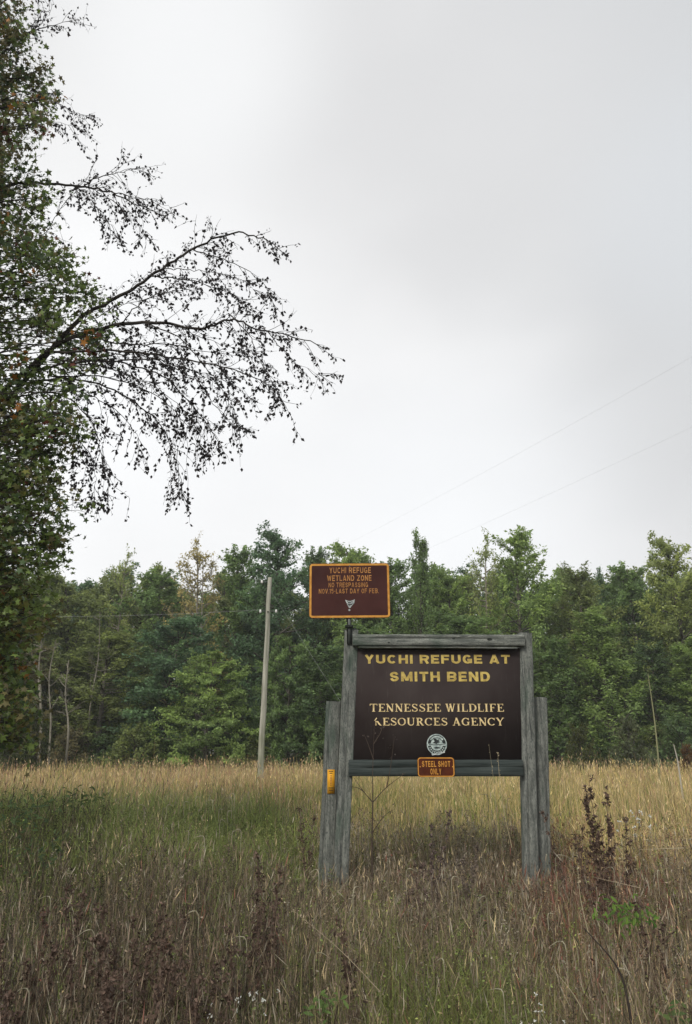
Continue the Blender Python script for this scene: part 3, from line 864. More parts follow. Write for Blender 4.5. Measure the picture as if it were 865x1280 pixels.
def sheet_sign(root, x0, x1, y0, y1, r, Y, bw, m_face, m_border, tilt=0.0):
    """plate (part) + printed border (part); pixel rectangle on a vertical plane"""
    def W(p, dy):
        cx, cy = (x0 + x1) / 2, (y0 + y1) / 2
        c = P(cx, cy, Y); mx_ = P(cx + 1, cy, Y)[0] - c[0]; mz = c[2] - P(cx, cy + 1, Y)[2]
        dx, dyy = p[:, 0] - cx, p[:, 1] - cy
        X_ = dx * mx_; Z_ = -dyy * mz
        return np.c_[c[0] + X_ * math.cos(tilt) - Z_ * math.sin(tilt), np.full(len(p), Y + dy), c[2] + Z_ * math.cos(tilt) + X_ * math.sin(tilt)]
    o = rounded(x0, x1, y0, y1, r); n = len(o); j = np.arange(n)
    mb = MB(); f0, f1 = W(o, 0), W(o, 0.004)
    mb.add(np.vstack([f0, f1]), np.c_[j, (j + 1) % n, n + (j + 1) % n, n + j]); mb.add(f0, j[None]); mb.add(f1, j[None, ::-1])
    plate = link('plate', mb.mesh('plate', m_face), root)
    g0, g1 = 0.35, bw
    a = rounded(x0 + g0, x1 - g0, y0 + g0, y1 - g0, max(r - g0, .5)); b = rounded(x0 + g1, x1 - g1, y0 + g1, y1 - g1, max(r - g1, .5))
    mb = MB(); mb.add(np.vstack([W(a, -0.0012), W(b, -0.0012)]), np.c_[j, (j + 1) % n, n + (j + 1) % n, n + j])
    link('border', mb.mesh('border', m_border), root)
    return W


UY = SY - 0.11
u0 = P(436, 772, UY)
ms = empty('refuge_zone_sign', tuple(u0), 'small maroon metal sign with orange border standing above the left end of the wooden frame', 'sign')
sheet_sign(ms, 386.5, 487.2, 703.8, 772, 4.2, UY, 2.9, M['maroon'], M['orange'], 0.008)
ty = UY - 0.002
for (txt, x0, x1, y0, y1, tk) in (('YUCHI REFUGE', 411.8, 463.6, 709, 716.7, .17), ('WETLAND ZONE', 409, 464.4, 718.9, 726.3, .17),
                                  ('NO TRESPASSING', 410.8, 459.9, 728.0, 734.3, .15), ('NOV.15-LAST DAY OF FEB.', 398.6, 473.4, 735.6, 741.9, .15)):
    sans_print('lettering', txt, x0, x1, y0, y1, ty, M['orange_text'], ms, tk, 0.22, 0.008, 0.5)
# pale shield shaped emblem with dark centre and a dot below
ev = np.array([[-1, .8], [-.5, .62], [0, .58], [.6, .72], [1, .9], [.9, .1], [.45, -.35], [.05, -.9], [-.2, -.95], [-.5, -.3], [-.8, .3]])
flat('emblem', ev, [list(range(11))], 437.5, 754.5, 6.0, ty, M['white'], ms)
ev2 = np.array([[-.75, .55], [-.1, .3], [.5, .48], [.8, .62], [.2, .18], [-.3, .12]])
flat('emblem_print', ev2, [list(range(6))], 437.5, 754.5, 6.0, ty - .001, M['ink'], ms)
ev3 = np.array([[-.5, -.05], [.0, -.15], [.35, .0], [.5, -.2], [0, -.4], [-.35, -.3]])
flat('emblem_print', ev3, [list(range(6))], 437.5, 754.5, 6.0, ty - .001, M['ink'], ms)
dv, df = disc2(1, n=12); flat('bolt', dv, df, 436.6, 762.6, 1.3, ty, M['white'], ms)
dv, df = disc2(1, n=12); flat('bolt', dv, df, 437, 707.2, 1.0, ty, M['metal'], ms)
mb = MB(); pA = P(436.5, 748, UY + 0.03); pB = P(436.5, 800, UY + 0.03)
for (dx, wd, dd) in ((0, 0.055, 0.012), (-0.022, 0.012, 0.035), (0.022, 0.012, 0.035)):
    box(mb, pA[0] + dx, UY + 0.013 + dd / 2, (pA[2] + pB[2] - 0.1) / 2, wd - 0.001, dd, pA[2] - pB[2])
link('post', mb.mesh('post', M['metal']), ms)
mb = MB(); q = P(436.5, 783, UY); box(mb, q[0], UY + 0.012, q[2], 0.10, 0.03, 0.035)
link('bracket', mb.mesh('bracket', M['rot']), ms)

ZY = FY - 0.055
s0 = P(545, 971, ZY)
ss = empty('steel_shot_sign', tuple(s0), 'tiny rust red sign with orange border fixed on the lower rail of the frame', 'sign')
sheet_sign(ss, 521.8, 568.2, 946.4, 971.4, 4.2, ZY, 1.7, M['maroon2'], M['orange'])
ty = ZY - 0.002
sans_print('lettering', 'STEEL SHOT', 527.5, 562.8, 951.3, 958.6, ty, M['orange'], ss, .18, .22)
sans_print('lettering', 'ONLY', 538, 551.6, 960.4, 968.2, ty, M['orange'], ss, .18, .22)
for x in (525.2, 565.8):
    dv, df = disc2(1, n=10); flat('bolt', dv, df, x, 958.4, 0.75, ty, M['orange'], ss)

QY = SY + 0.13 - 0.078
q0 = P(413.5, 992, QY)
tg = empty('yellow_tag', tuple(q0), 'narrow orange yellow tag nailed upright on the left outer post', 'marker')
mb = MB(); cA, cB = P(409.3, 962, QY), P(418.2, 992, QY)
box(mb, (cA[0] + cB[0]) / 2, QY, (cA[2] + cB[2]) / 2, abs(cB[0] - cA[0]) , 0.004, abs(cA[2] - cB[2]))
plate = link('plate', mb.mesh('plate', M['tagyel']), tg)
for (y0, y1, x0, x1) in ((963.5, 964.5, 411, 416.5), (966, 967, 412, 415.5), (984.5, 985.3, 410.5, 417), (987.5, 988.2, 411, 416.5)):
    w2 = np.array([[0, 0], [1, 0], [1, 1], [0, 1]], float)
    place_print('print', w2, [[0, 1, 2, 3]], x0, x1, y0, y1, QY - 0.0035, M['ink'], plate)
for k in range(7):
    place_print('print', w2, [[0, 1, 2, 3]], 412.6, 414.8, 969 + k * 2.0, 970 + k * 2.0, QY - 0.0035, M['orange_text'], plate)

# ------------------------------------------------------------------ meadow grass
def in_sight(X, Y):
    return X / Y


def ribbons(mb, x, y, h, w, lean, az, col, r, tip=None, segs=3):
    """n curved blades; lean = horizontal reach as fraction of height"""
    n = len(x)
    z0 = hump(x, y) - 0.01
    t = np.linspace(0, 1, segs + 1)
    faz = r.uniform(0, 2 * math.pi, n)
    sx, sy = np.cos(faz), np.sin(faz)
    V = np.zeros((n, segs + 1, 2, 3))
    for i, u in enumerate(t):
        off = lean * h * u ** 2.0
        cx = x + np.cos(az) * off; cy = y + np.sin(az) * off
        cz = z0 + h * (u - 0.35 * np.clip(lean, 0, 2) * u ** 3)
        ww = w * (1 - 0.85 * u ** 1.5) / 2
        for s, q in ((-1, 0), (1, 1)):
            V[:, i, q, 0] = cx + s * sx * ww; V[:, i, q, 1] = cy + s * sy * ww; V[:, i, q, 2] = cz
    base = (np.arange(n) * (segs + 1) * 2)[:, None]
    k = (np.arange(segs) * 2)[None]
    Q = np.stack([base + k, base + k + 1, base + k + 3, base + k + 2], -1).reshape(-1, 4)
    cc = np.repeat(col, (segs + 1) * 2, 0).reshape(n, segs + 1, 2, 3)
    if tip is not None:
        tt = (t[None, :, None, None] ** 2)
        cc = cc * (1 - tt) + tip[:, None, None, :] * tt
    mb.add(V.reshape(-1, 3), Q, cc.reshape(-1, 3))
    # position of tips
    return V[:, -1].mean(1), np.c_[np.cos(az) * lean, np.sin(az) * lean, np.ones(n) * 0.8]


def patch_noise(x, y, s, seed):
    r = np.random.default_rng(seed); out = 0
    for k in range(5):
        a = r.uniform(0, 6.28); fz = s * (0.7 + 0.6 * r.uniform()) * 1.6 ** (k % 3)
        out = out + np.sin((x * math.cos(a) + y * math.sin(a)) * fz + r.uniform(0, 6.28)) / (1 + k % 3)
    return out / 3.0


def sm(a, b, v):
    t = np.clip((v - a) / (b - a), 0, 1); return t * t * (3 - 2 * t)


def height(x, y):
    """meadow height: low in front of the sign, chest high far out"""
    px = 432.5 + x / y * 950
    h = 0.50 + 0.12 * sm(4, 7, y) + 0.09 * patch_noise(x, y, 1.4, 3)
    h = h * (1 - sm(5.6, 7.6, y) * (1 - sm(8.9, 10.5, y)) * 0.44 * sm(330, 400, px) * (1 - sm(700, 790, px)))
    h = h + 0.22 * sm(10, 24, y) + 0.10 * patch_noise(x, y, 0.6, 31) * sm(14, 26, y) + 0.30 * sm(39, 43, y) * (0.6 + patch_noise(x, y, .8, 32))
    h = h * (1 - 0.30 * sm(4.6, 3.0, y) * 0)
    h = h + 0.22 * (1 - sm(150, 330, px)) * sm(6.5, 9, y) * (1 - sm(13, 20, y))
    return h


SPEC = {  # species colours: base, tip; brown, mauve and dark also hold the foreground's shade
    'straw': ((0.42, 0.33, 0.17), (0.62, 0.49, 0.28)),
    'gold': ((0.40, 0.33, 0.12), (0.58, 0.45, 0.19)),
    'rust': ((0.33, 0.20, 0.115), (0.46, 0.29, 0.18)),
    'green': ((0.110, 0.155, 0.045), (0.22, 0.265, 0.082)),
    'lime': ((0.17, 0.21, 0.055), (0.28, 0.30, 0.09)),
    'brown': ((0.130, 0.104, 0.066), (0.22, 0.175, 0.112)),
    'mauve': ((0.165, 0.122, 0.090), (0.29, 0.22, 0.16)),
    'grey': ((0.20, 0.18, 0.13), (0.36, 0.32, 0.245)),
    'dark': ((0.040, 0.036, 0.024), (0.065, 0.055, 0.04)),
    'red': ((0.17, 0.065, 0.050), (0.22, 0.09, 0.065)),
}
names = list(SPEC)


def weights(x, y):
    """how common each species is at a spot; near shade is put into the mix"""
    px = 432.5 + x / y * 950
    n1 = patch_noise(x, y, 1.1, 11); n2 = patch_noise(x, y, 2.3, 12); n3 = patch_noise(x, y, 0.5, 13)
    left = 1 - sm(330, 440, px); right = sm(640, 720, px); mid = (1 - left) * (1 - right)
    # start of the golden field by side
    g0 = 18 * left + 12.0 * mid + 9.2 * right
    gold = sm(g0 * 0.86, g0 * 1.22, y + n1 * 1.5)
    gband = left * sm(7.0, 8.6, y + n2) * (1 - gold)
    W = {k: np.zeros_like(x) for k in names}
    n4 = patch_noise(x, y, 0.35, 14)
    W['straw'] = gold * (0.9 + 0.3 * n3 + 0.7 * n4); W['gold'] = gold * (0.9 + 0.3 * n2) * (0.6 + .6 * (1 - left))
    W['rust'] = gold * np.clip(0.35 + 0.5 * n3 + 0.5 * left, 0.03, 2)
    W['lime'] = gold * (0.26 + 0.55 * np.clip(n1, 0, 1) + 0.9 * np.clip(-n4, 0, 1)) * (0.6 + mid * 1.2 + 0.5 * (px < 120)) + gband * 0.30
    W['green'] = gband * 2.2 + gold * (1 - sm(18, 30, y)) * .35
    nr = (1 - gold) * (1 - gband)  # near zone: its darker plant mix paints in the foreground's shade
    gp = np.clip(n2 * 1.4 + 0.25 * n1, 0, 1)
    W['brown'] = nr * 1.0 + gband * .3
    W['mauve'] = nr * (0.7 + 0.3 * n1)
    W['grey'] = nr * (0.50 + 0.3 * n3 + 0.7 * sm(8, 9.5, y)) + gband * 0.12
    W['dark'] = nr * (0.30 + 0.6 * left) * (1 - 0.8 * (1 - left) * sm(7.5, 9, y)) + gband * .45 * (1 - sm(60, 160, px)) * 3 * sm(0, 1, 1 - np.abs(y - 9) / 6 * 0.5)
    W['red'] = nr * (0.06 + 1.3 * np.exp(-((px - 715) / 60) ** 2 - ((y - 8.2) / 2.2) ** 2) * 2.2)
    W['green'] = W['green'] + nr * (1.4 * gp * sm(380, 450, px) * (1 - sm(620, 700, px)) * (1 - sm(5.5, 7, y)) + 0.5 * gp)
    W['green'] = W['green'] + nr * 1.2 * np.exp(-((px - 345) / 60) ** 2) * (1 - sm(4, 5, y))
    W['lime'] = W['lime'] + nr * (0.5 * gp * sm(400, 470, px) * (1 - sm(620, 720, px)) * (1 - sm(5.5, 7, y)) + 0.10)
    W['straw'] = W['straw'] + nr * 0.09 + gband * .10
    fg = sm(400, 480, px + 60 * n2) * (1 - sm(590, 680, px + 60 * n2)) * (1 - sm(3.8, 5.4, y)) * (0.55 + 0.45 * np.clip(n1 + .5, 0, 1))
    W['green'] = W['green'] + nr * fg * 3.2; W['lime'] = W['lime'] + nr * fg * 3.6
    W['rust'] = W['rust'] + nr * right * .35 * np.clip(n3 + .6, 0, 2); W['straw'] = W['straw'] + nr * (1 - left) * .16 * np.clip(n1 + .7, 0, 2)
    W['lime'] = W['lime'] + nr * .28 * np.clip(n1 * n3 + .45, 0, 1.2)
    W['green'] = W['green'] + nr * .55 * np.clip(n3 + .5, 0, 1.2)
    lh = (1 - sm(90, 170, px)) * sm(5.6, 7, y) * (1 - sm(14, 18, y))
    W['green'] = W['green'] + lh * 2.5; W['dark'] = W['dark'] + lh * 1.2
    W['dark'] = W['dark'] + nr * left * (1 - sm(4.5, 6.5, y)) * .9
    W['green'] = W['green'] + sm(38, 42, y) * 1.2; W['dark'] = W['dark'] + sm(40, 43, y) * .8
    W['lime'] = W['lime'] + gband * 1.1 * np.clip(n1 + .3, 0, 1)
    A = np.stack([np.clip(W[k], 0, None) for k in names], 1)
    return A / A.sum(1, keepdims=True)


def scatter(n, y0, y1, r, margin=1.3):
    u = r.uniform(0, 1, n)
    y = np.sqrt(y0 ** 2 + u * (y1 ** 2 - y0 ** 2))
    x = r.uniform(-1, 1, n) * 0.50 * margin * y + r.normal(size=n) * 0.1
    return x, y


base_c = np.array([SPEC[k][0] for k in names]); tip_c = np.array([SPEC[k][1] for k in names])
objs = {k: MB() for k in ('near', 'mid', 'far')}
for zone, y0, y1, n, wm in (('near', 2.2, 5.0, 40000, 0.0020), ('near', 5.0, 11.0, 62000, 0.0033), ('mid', 11.0, 25.0, 56000, 0.010), ('far', 25.0, 43.5, 42000, 0.018)):
    r = np.random.default_rng(int(y0 * 10))
    x, y = scatter(n, y0, y1, r)
    # blades grow in tufts
    tx, tyy = scatter(n // 9, y0, y1, r)
    k = r.integers(0, n // 9, n); m = r.uniform(0, 1, n) < 0.6
    sp = 0.10 if y0 < 11 else 0.25
    x = np.where(m, tx[k] + r.normal(size=n) * sp, x); y = np.where(m, tyy[k] + r.normal(size=n) * sp, y)
    y = np.clip(y, 2.1, 44.5)
    Wt = weights(x, y); cs = np.cumsum(Wt, 1); pick = (r.uniform(0, 1, (n, 1)) > cs).sum(1).clip(0, len(names) - 1)
    # a tuft is mostly one species
    tw = weights(tx, tyy); tcs = np.cumsum(tw, 1); tp_ = (r.uniform(0, 1, (len(tx), 1)) > tcs).sum(1).clip(0, len(names) - 1)
    pick = np.where(m & (r.uniform(0, 1, n) < 0.8), tp_[k], pick)
    br = np.clip(r.normal(1, 0.22, (n, 1)), 0.45, 1.6) * np.clip(1 + 0.22 * patch_noise(x, y, 2.0, 41), .6, 1.5)[:, None]
    hgt = height(x, y) * np.clip(r.normal(0.78, 0.24, n), 0.2, 1.5) * np.where(r.uniform(0, 1, n) < 0.03, 1.35, 1)
    leafy_ = np.isin(pick, [names.index('green'), names.index('lime')])
    lean = np.abs(r.normal(0.0, 0.13, n)) + (r.uniform(0, 1, n) < 0.07) * r.uniform(0.5, 1.3, n) + leafy_ * r.uniform(0.05, 0.55, n)
    az = r.uniform(0, 6.28, n)
    wd = wm * r.uniform(0.6, 1.4, n) * np.where(leafy_, 1.9, 1.0) * (0.7 + 0.5 * y / y1)
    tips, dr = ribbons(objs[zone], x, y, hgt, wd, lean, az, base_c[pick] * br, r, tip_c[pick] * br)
    # seed heads and withered leaflets up the stems
    ns = n if y0 < 11 else n // 2
    dry = ~leafy_
    sel = np.where(dry & (r.uniform(0, 1, n) < (0.55 if y0 < 11 else 0.35)))[0]
    L = r.uniform(0.05, 0.13, len(sel)) * (1.0 if y0 < 11 else 1.5)
    d = unit(dr[sel] + r.normal(size=(len(sel), 3)) * 0.25) ; wv = (0.0006 + 0.00040 * y[sel]) * r.uniform(0.7, 1.5, len(sel))
    sd = unit(np.c_[r.normal(size=(len(sel), 2)), np.zeros(len(sel))])
    c0 = tips[sel] - d * L[:, None] * 0.1
    V = np.stack([c0, c0 + d * L[:, None] * .4 - sd * wv[:, None], c0 + d * L[:, None], c0 + d * L[:, None] * .5 + sd * wv[:, None]], 1)
    objs[zone].add(V.reshape(-1, 3), np.arange(4 * len(sel)).reshape(-1, 4), np.repeat(tip_c[pick[sel]] * br[sel] * r.uniform(0.7, 1.25, (len(sel), 1)), 4, 0))
    if y0 < 11:
        for rep in range(3):
            sel = np.where(r.uniform(0, 1, n) < 0.62)[0]
            u = r.uniform(0.25, 1.0, len(sel)); h2 = hgt[sel]; off = lean[sel] * h2 * u ** 2
            c = np.c_[x[sel] + np.cos(az[sel]) * off, y[sel] + np.sin(az[sel]) * off, hump(x[sel], y[sel]) + h2 * (u - .35 * lean[sel] * u ** 3)]
            L = r.uniform(0.5, 1.0, len(sel)) ** 2 * 0.022 * (0.55 + y[sel] / 7)
            d = unit(r.normal(size=(len(sel), 3)) + [0, 0, -.2]); sd = unit(np.cross(d, r.normal(size=(len(sel), 3))))
            V = np.stack([c, c + d * L[:, None] * .5 - sd * L[:, None] * .22, c + d * L[:, None], c + d * L[:, None] * .5 + sd * L[:, None] * .22], 1)
            objs[zone].add(V.reshape(-1, 3), np.arange(4 * len(sel)).reshape(-1, 4), np.repeat((base_c[pick[sel]] * .5 + tip_c[pick[sel]] * .5) * br[sel] * r.choice([0.5, 0.8, 1.0, 1.25, 1.9], (len(sel), 1), p=[.2, .25, .3, .17, .08]), 4, 0))
# weeds leaning against the feet of the posts
r = np.random.default_rng(606)
for (px, wd_) in ((412, 20), (432, 14), (664, 16), (682, 12), (545, 110)):
    m = 420; x = P(px, 1100, 8.6)[0] + r.normal(size=m) * wd_ * .012; y = r.uniform(8.2, 8.8, m)
    pk = r.choice([names.index(q) for q in ('brown', 'mauve', 'grey', 'green', 'straw')], m, p=[.3, .25, .25, .12, .08]); b2 = r.uniform(.7, 1.4, (m, 1))
    ribbons(objs['near'], x, y, r.uniform(.12, .36, m), r.uniform(.003, .006, m), np.abs(r.normal(0, .3, m)), r.uniform(0, 6.28, m), base_c[pk] * b2, r, tip_c[pk] * b2)

# bushy forbs: a stem with rising side shoots that carry small withered leaves and seeds
r = np.random.default_rng(404)
nf = 1900
fx, fy = scatter(nf, 3.0, 12.5, r, 1.25)
fw = weights(fx, fy); fw = fw.copy(); fw[:, [names.index('straw'), names.index('gold')]] *= .3
fc_ = np.cumsum(fw / fw.sum(1, keepdims=True), 1); fp = (r.uniform(0, 1, (nf, 1)) > fc_).sum(1).clip(0, len(names) - 1)
fh = height(fx, fy) * r.uniform(.75, 1.15, nf); fb = np.clip(r.normal(.95, .25, (nf, 1)), .45, 1.6)
ribbons(objs['near'], fx, fy, fh, np.full(nf, .005), np.abs(r.normal(0, .08, nf)), r.uniform(0, 6.28, nf), base_c[fp] * fb * .8, r)
K = 12
ix = np.repeat(np.arange(nf), K); N_ = len(ix)
u = r.uniform(.35, 1, N_); o = np.c_[fx[ix], fy[ix], hump(fx[ix], fy[ix]) + fh[ix] * u]
az = r.uniform(0, 6.28, N_); Lf = fh[ix] * r.uniform(.12, .30, N_) * (1.35 - u)
d = np.c_[np.cos(az) * .7, np.sin(az) * .7, r.uniform(.5, 1.3, N_)]
e1 = o + d * Lf[:, None]; sd = np.c_[-np.sin(az), np.cos(az), np.zeros(N_)] * .0013
V = np.stack([o - sd, o + sd, e1 + sd * .4, e1 - sd * .4], 1)
objs['near'].add(V.reshape(-1, 3), np.arange(4 * N_).reshape(-1, 4), np.repeat(base_c[fp[ix]] * fb[ix] * .8, 4, 0))
jx = np.repeat(np.arange(N_), 6); q = r.uniform(.15, 1.1, len(jx))
cen = o[jx] + (e1 - o)[jx] * q[:, None] + r.normal(size=(len(jx), 3)) * .008
leaf_quads(objs['near'], cen, unit(r.normal(size=(len(jx), 3)) + [0, 0, .3]), r.uniform(.0035, .0085, len(jx)) * (.6 + fy[ix][jx] / 9),
           (base_c[fp] * .4 + tip_c[fp] * .6)[ix][jx] * fb[ix][jx] * r.choice([.5, .8, 1.0, 1.3, 1.8], (len(jx), 1), p=[.22, .25, .3, .16, .07]), r)
for zone, nm, lab in (('near', 'roadside_weeds', 'tangle of brown weeds, dead stems and green grass in the foreground'),
                      ('mid', 'meadow_grass', 'band of green and straw coloured grass behind the sign'),
                      ('far', 'golden_grass', 'golden dry grass field in front of the forest')):
    tag(link(nm, objs[zone].mesh(nm, M['grass'])), lab, 'grass', None, 'stuff')

# ------------------------------------------------------------------ individual weeds
def plant(name, label, cat, base, parts, group=None):
    e = empty(name, tuple(base), label, cat, group)
    for (nm, mbq, mat, sm_) in parts:
        o = link(nm, mbq.mesh(nm, mat, sm_), e)
        if nm in ('seed_cluster', 'seed_head', 'withered_leaf', 'blossom'): o['kind'] = 'stuff'
    return e


def dock_parts(base, H, seed, nst=4, col=(0.098, 0.066, 0.050), lf=0.024, spread=0.22):
    """dead dock-like weed: upright stems carrying clusters of dark papery seeds"""
    r = np.random.default_rng(seed); st, sd = MB(), MB()
    for s in range(nst):
        h = H * r.uniform(0.65, 1.0); a = r.uniform(0, 6.28); ln = r.uniform(0.05, spread)
        top = base + [math.cos(a) * ln * h, math.sin(a) * ln * h, h]
        line = smooth_line([base, base * .5 + top * .5 + r.normal(size=3) * 0.02, top], 7)
        tube(st, line, np.linspace(0.005, 0.0018, 7), 4, np.array(col) * 1.3)
        nb = int(7 + 14 * h)
        for b in range(nb):
            u = r.uniform(0.35, 1.0); s0 = np.array([np.interp(u * 6, range(7), line[:, j]) for j in range(3)])
            d = unit(np.array([r.normal(), r.normal(), r.uniform(0.8, 2.4)])); L = r.uniform(0.04, 0.16) * (1.3 - u)
            tube(st, [s0, s0 + d * L], [0.002, 0.001], 3, np.array(col) * 1.3)
            m = r.integers(7, 14); cen = s0 + d * (r.uniform(0.2, 1.1, (m, 1)) * L) + r.normal(size=(m, 3)) * 0.008
            leaf_quads(sd, cen, unit(r.normal(size=(m, 3))), lf * 0.5 * r.uniform(0.6, 1.3, m), np.array(col) * np.clip(r.normal(1, .38, (m, 1)), .35, 2.4), r)
    return [('stem', st, M['weed'], True), ('seed_cluster', sd, M['weed'], False)]


def ground_pt(px, ybase, Y):
    p = P(px, ybase, Y); p[2] = float(hump(p[0], p[1])); return p


def dock_at(px, ytop, Y, seed, label, group=None, nst=4, **kw):
    t = P(px, ytop, Y); b = np.array([t[0], Y, float(hump(t[0], Y))])
    return plant('dock_weed', label, 'weed', b, dock_parts(b, t[2] - b[2], seed, nst, **kw), group)


dgrp = 'dead dock weeds in the foreground'
ORD = ['first', 'second', 'third', 'fourth', 'fifth', 'sixth', 'seventh', 'eighth', 'ninth', 'tenth', 'eleventh', 'twelfth', 'thirteenth', 'fourteenth', 'fifteenth', 'sixteenth']
DK_SPOTS = [(182, 1088, 4.4), (160, 1105, 4.2), (205, 1110, 4.1), (190, 1150, 3.9), (235, 1165, 3.9), (262, 1175, 3.8), (150, 1170, 3.7),
                                 (120, 1150, 4.1), (92, 1095, 4.8), (60, 1140, 4.2), (20, 1130, 4.0), (175, 1200, 3.4), (215, 1205, 3.3), (300, 1150, 4.0), (8, 1195, 3.5), (275, 1205, 3.4)]
for i, (px, yt, Y) in enumerate(DK_SPOTS):
    rank = sorted(q[0] for q in DK_SPOTS).index(px)
    dock_at(px, yt, Y, 20 + i, ORD[rank] + ' from left in the row of dark dead dock weeds at lower left', dgrp, 3)
dock_at(340, 1072, 5.0, 50, 'tall dark brown dead weed just left of the foot of the left posts')
dock_at(325, 1115, 4.4, 51, 'dark brown dead weed in front of the left posts, lower than the tall one')
dock_at(450, 1115, 4.0, 52, 'single dark dead weed standing in the middle foreground', nst=2)
dock_at(540, 1010, 7.6, 53, 'purplish dead weed standing under the middle of the sign', col=(0.11, 0.082, 0.074))
dock_at(575, 1040, 7.4, 54, 'grey brown dead weed under the tiny red sign, right of the purplish one', col=(0.12, 0.095, 0.08))
dock_at(520, 1075, 6.4, 55, 'short brown dead weed low under the sign board', col=(0.10, 0.07, 0.058))
dock_at(738, 962, 6.6, 56, 'tallest dead brown weed standing at right of the sign posts', nst=3, spread=0.10, lf=0.034)
dock_at(752, 990, 6.7, 61, 'dead brown weed leaning beside the tallest weed at right', nst=3, spread=0.16, lf=0.03)
dock_at(705, 995, 6.9, 57, 'dead brown weed with drooping seeds between the right post and the tallest weed', nst=2)
dock_at(772, 1000, 6.7, 58, 'dead brown weed just right of the tallest weed', nst=2)
dock_at(745, 1040, 6.2, 59, 'short thick dead weed at the foot of the tallest weed', nst=4)
dock_at(386, 985, 8.2, 60, 'slim brown weed close against the left outer post', nst=2)
dock_at(815, 1120, 4.6, 62, 'dark dead weed at the lower right beside the green leafy clump', nst=2)

# bare forked sapling in front of the frame
r = np.random.default_rng(77); st = MB(); BY = 8.0
bb = ground_pt(466, 1130, BY)


def px_line(pts, Y):
    return [P(a, b_, Y + dz) for (a, b_, dz) in pts]


brc = (0.075, 0.055, 0.042)
tube(st, smooth_line([bb] + px_line([(465, 1060, 0), (466, 1003, 0)], BY), 8), np.linspace(0.010, 0.0065, 8), 5, brc)
for pts in ([(466, 1003, 0), (455, 990, 0), (442, 972, 0)], [(466, 1003, 0), (482, 985, .05), (507, 966, .1)], [(466, 1003, 0), (466, 960, 0), (468, 905, 0)],
            [(483, 985, .05), (488, 960, 0), (493, 920, 0)], [(467, 950, 0), (460, 930, 0), (455, 918, 0)], [(467, 930, 0), (476, 915, 0), (478, 903, 0)],
            [(455, 990, 0), (448, 985, 0), (436, 983, 0)], [(466, 1040, 0), (480, 1020, 0), (492, 1012, 0)]):
    tube(st, smooth_line(px_line(pts, BY), 6), np.linspace(0.0055, 0.0015, 6), 4, brc)
sd = MB()
pts = np.array([P(a, b_, BY) for a, b_ in [(468, 908), (472, 915), (476, 905), (492, 922), (490, 934), (494, 940), (456, 920), (470, 926), (480, 912), (488, 950), (500, 970), (492, 1012), (460, 1015)]])
pts = np.repeat(pts, 3, 0) + r.normal(size=(39, 3)) * 0.02
leaf_quads(sd, pts, unit(r.normal(size=pts.shape)), 0.014 * r.uniform(.6, 1.3, 39), np.tile([0.07, 0.055, 0.045], (39, 1)), r)
plant('sapling', 'thin bare forked sapling in front of the left half of the frame', 'sapling', bb, [('stem', st, M['weed'], True), ('withered_leaf', sd, M['weed'], False)])

# leaning pale dead stems at the right and in the foreground
def stalk(px0, y0, px1, y1, Y, rad, col, label, bend=6, dY=0.0, plume=0):
    a = P(px0, y0, Y); b_ = P(px1, y1, Y + dY)
    if y0 > 1000 or Y > 15: a[2] = max(0.0, a[2]) if Y < 15 else 0.0
    mid = P((px0 + px1) / 2 + bend, (y0 + y1) / 2 - abs(bend) * .5, Y + dY / 2)
    st_ = MB(); line = smooth_line([a, mid, b_], 10)
    tube(st_, line, np.linspace(rad, rad * .3, 10), 5, col)
    parts = [('stem', st_, M['weed'], True)]
    if plume:
        rr = np.random.default_rng(int(px0)); pm = MB(); n = plume
        u = rr.uniform(6.2, 9, n); c = np.c_[[np.interp(u, range(10), line[:, j]) for j in range(3)]].T
        d = unit(line[-1] - line[-3]); leaf_quads(pm, c + rr.normal(size=(n, 3)) * rad * 1.6, unit(rr.normal(size=(n, 3))), rad * 2.4 * rr.uniform(.6, 1.3, n), np.tile(np.array(col) * 1.15, (n, 1)), rr)
        parts.append(('seed_head', pm, M['weed'], False))
    return plant('dead_stalk', label, 'stalk', a, parts)


PS = (0.42, 0.36, 0.24)
stalk(825, 985, 810, 842, 24, 0.035, (0.26, 0.26, 0.14), 'tall pale dead stalk against the dark forest at right', 2)
stalk(852, 985, 842, 930, 20, 0.03, (0.46, 0.43, 0.36), 'short whitish dead stalk at the right edge of the field', 1)
stalk(480, 1245, 364, 1136, 3.9, 0.0028, (0.34, 0.28, 0.19), 'long straw stalk slanting down right across the foreground', 4, 0, 14)
stalk(392, 1150, 450, 1080, 6.2, 0.004, (0.3, 0.26, 0.18), 'thin dry stalk crossing low in front of the left posts', 3)
stalk(735, 1275, 690, 1210, 3.4, 0.0028, PS, 'pale straw stalk at the lower edge right of centre', 3)
stalk(735, 1165, 722, 1082, 4.9, 0.0035, PS, 'upright pale stalk low between the right posts and the green clump', -3, 0, 12)
stalk(800, 1110, 740, 1096, 5.4, 0.003, (0.36, 0.29, 0.2), 'bent straw stalk lying almost level right of the posts', 0)
stalk(855, 1060, 800, 1062, 5.8, 0.003, PS, 'pale stalk lying level near the right edge', 0)
stalk(640, 1060, 622, 940, 7.2, 0.0035, (0.42, 0.35, 0.22), 'tall slim straw rising before the right end of the lower rail', -4, 0, 16)
stalk(622, 1050, 611, 930, 7.4, 0.003, (0.30, 0.26, 0.17), 'slim greyish straw just left of the tall straw by the lower rail', 2, 0, 12)
stalk(790, 1280, 730, 1160, 3.7, 0.007, (0.05, 0.04, 0.035), 'dark bent woody stem in the lower right corner', 14)
stalk(120, 1040, 145, 975, 8.5, 0.004, (0.07, 0.05, 0.03), 'thin dark stem above the green grass at left', 2, 0, 10)

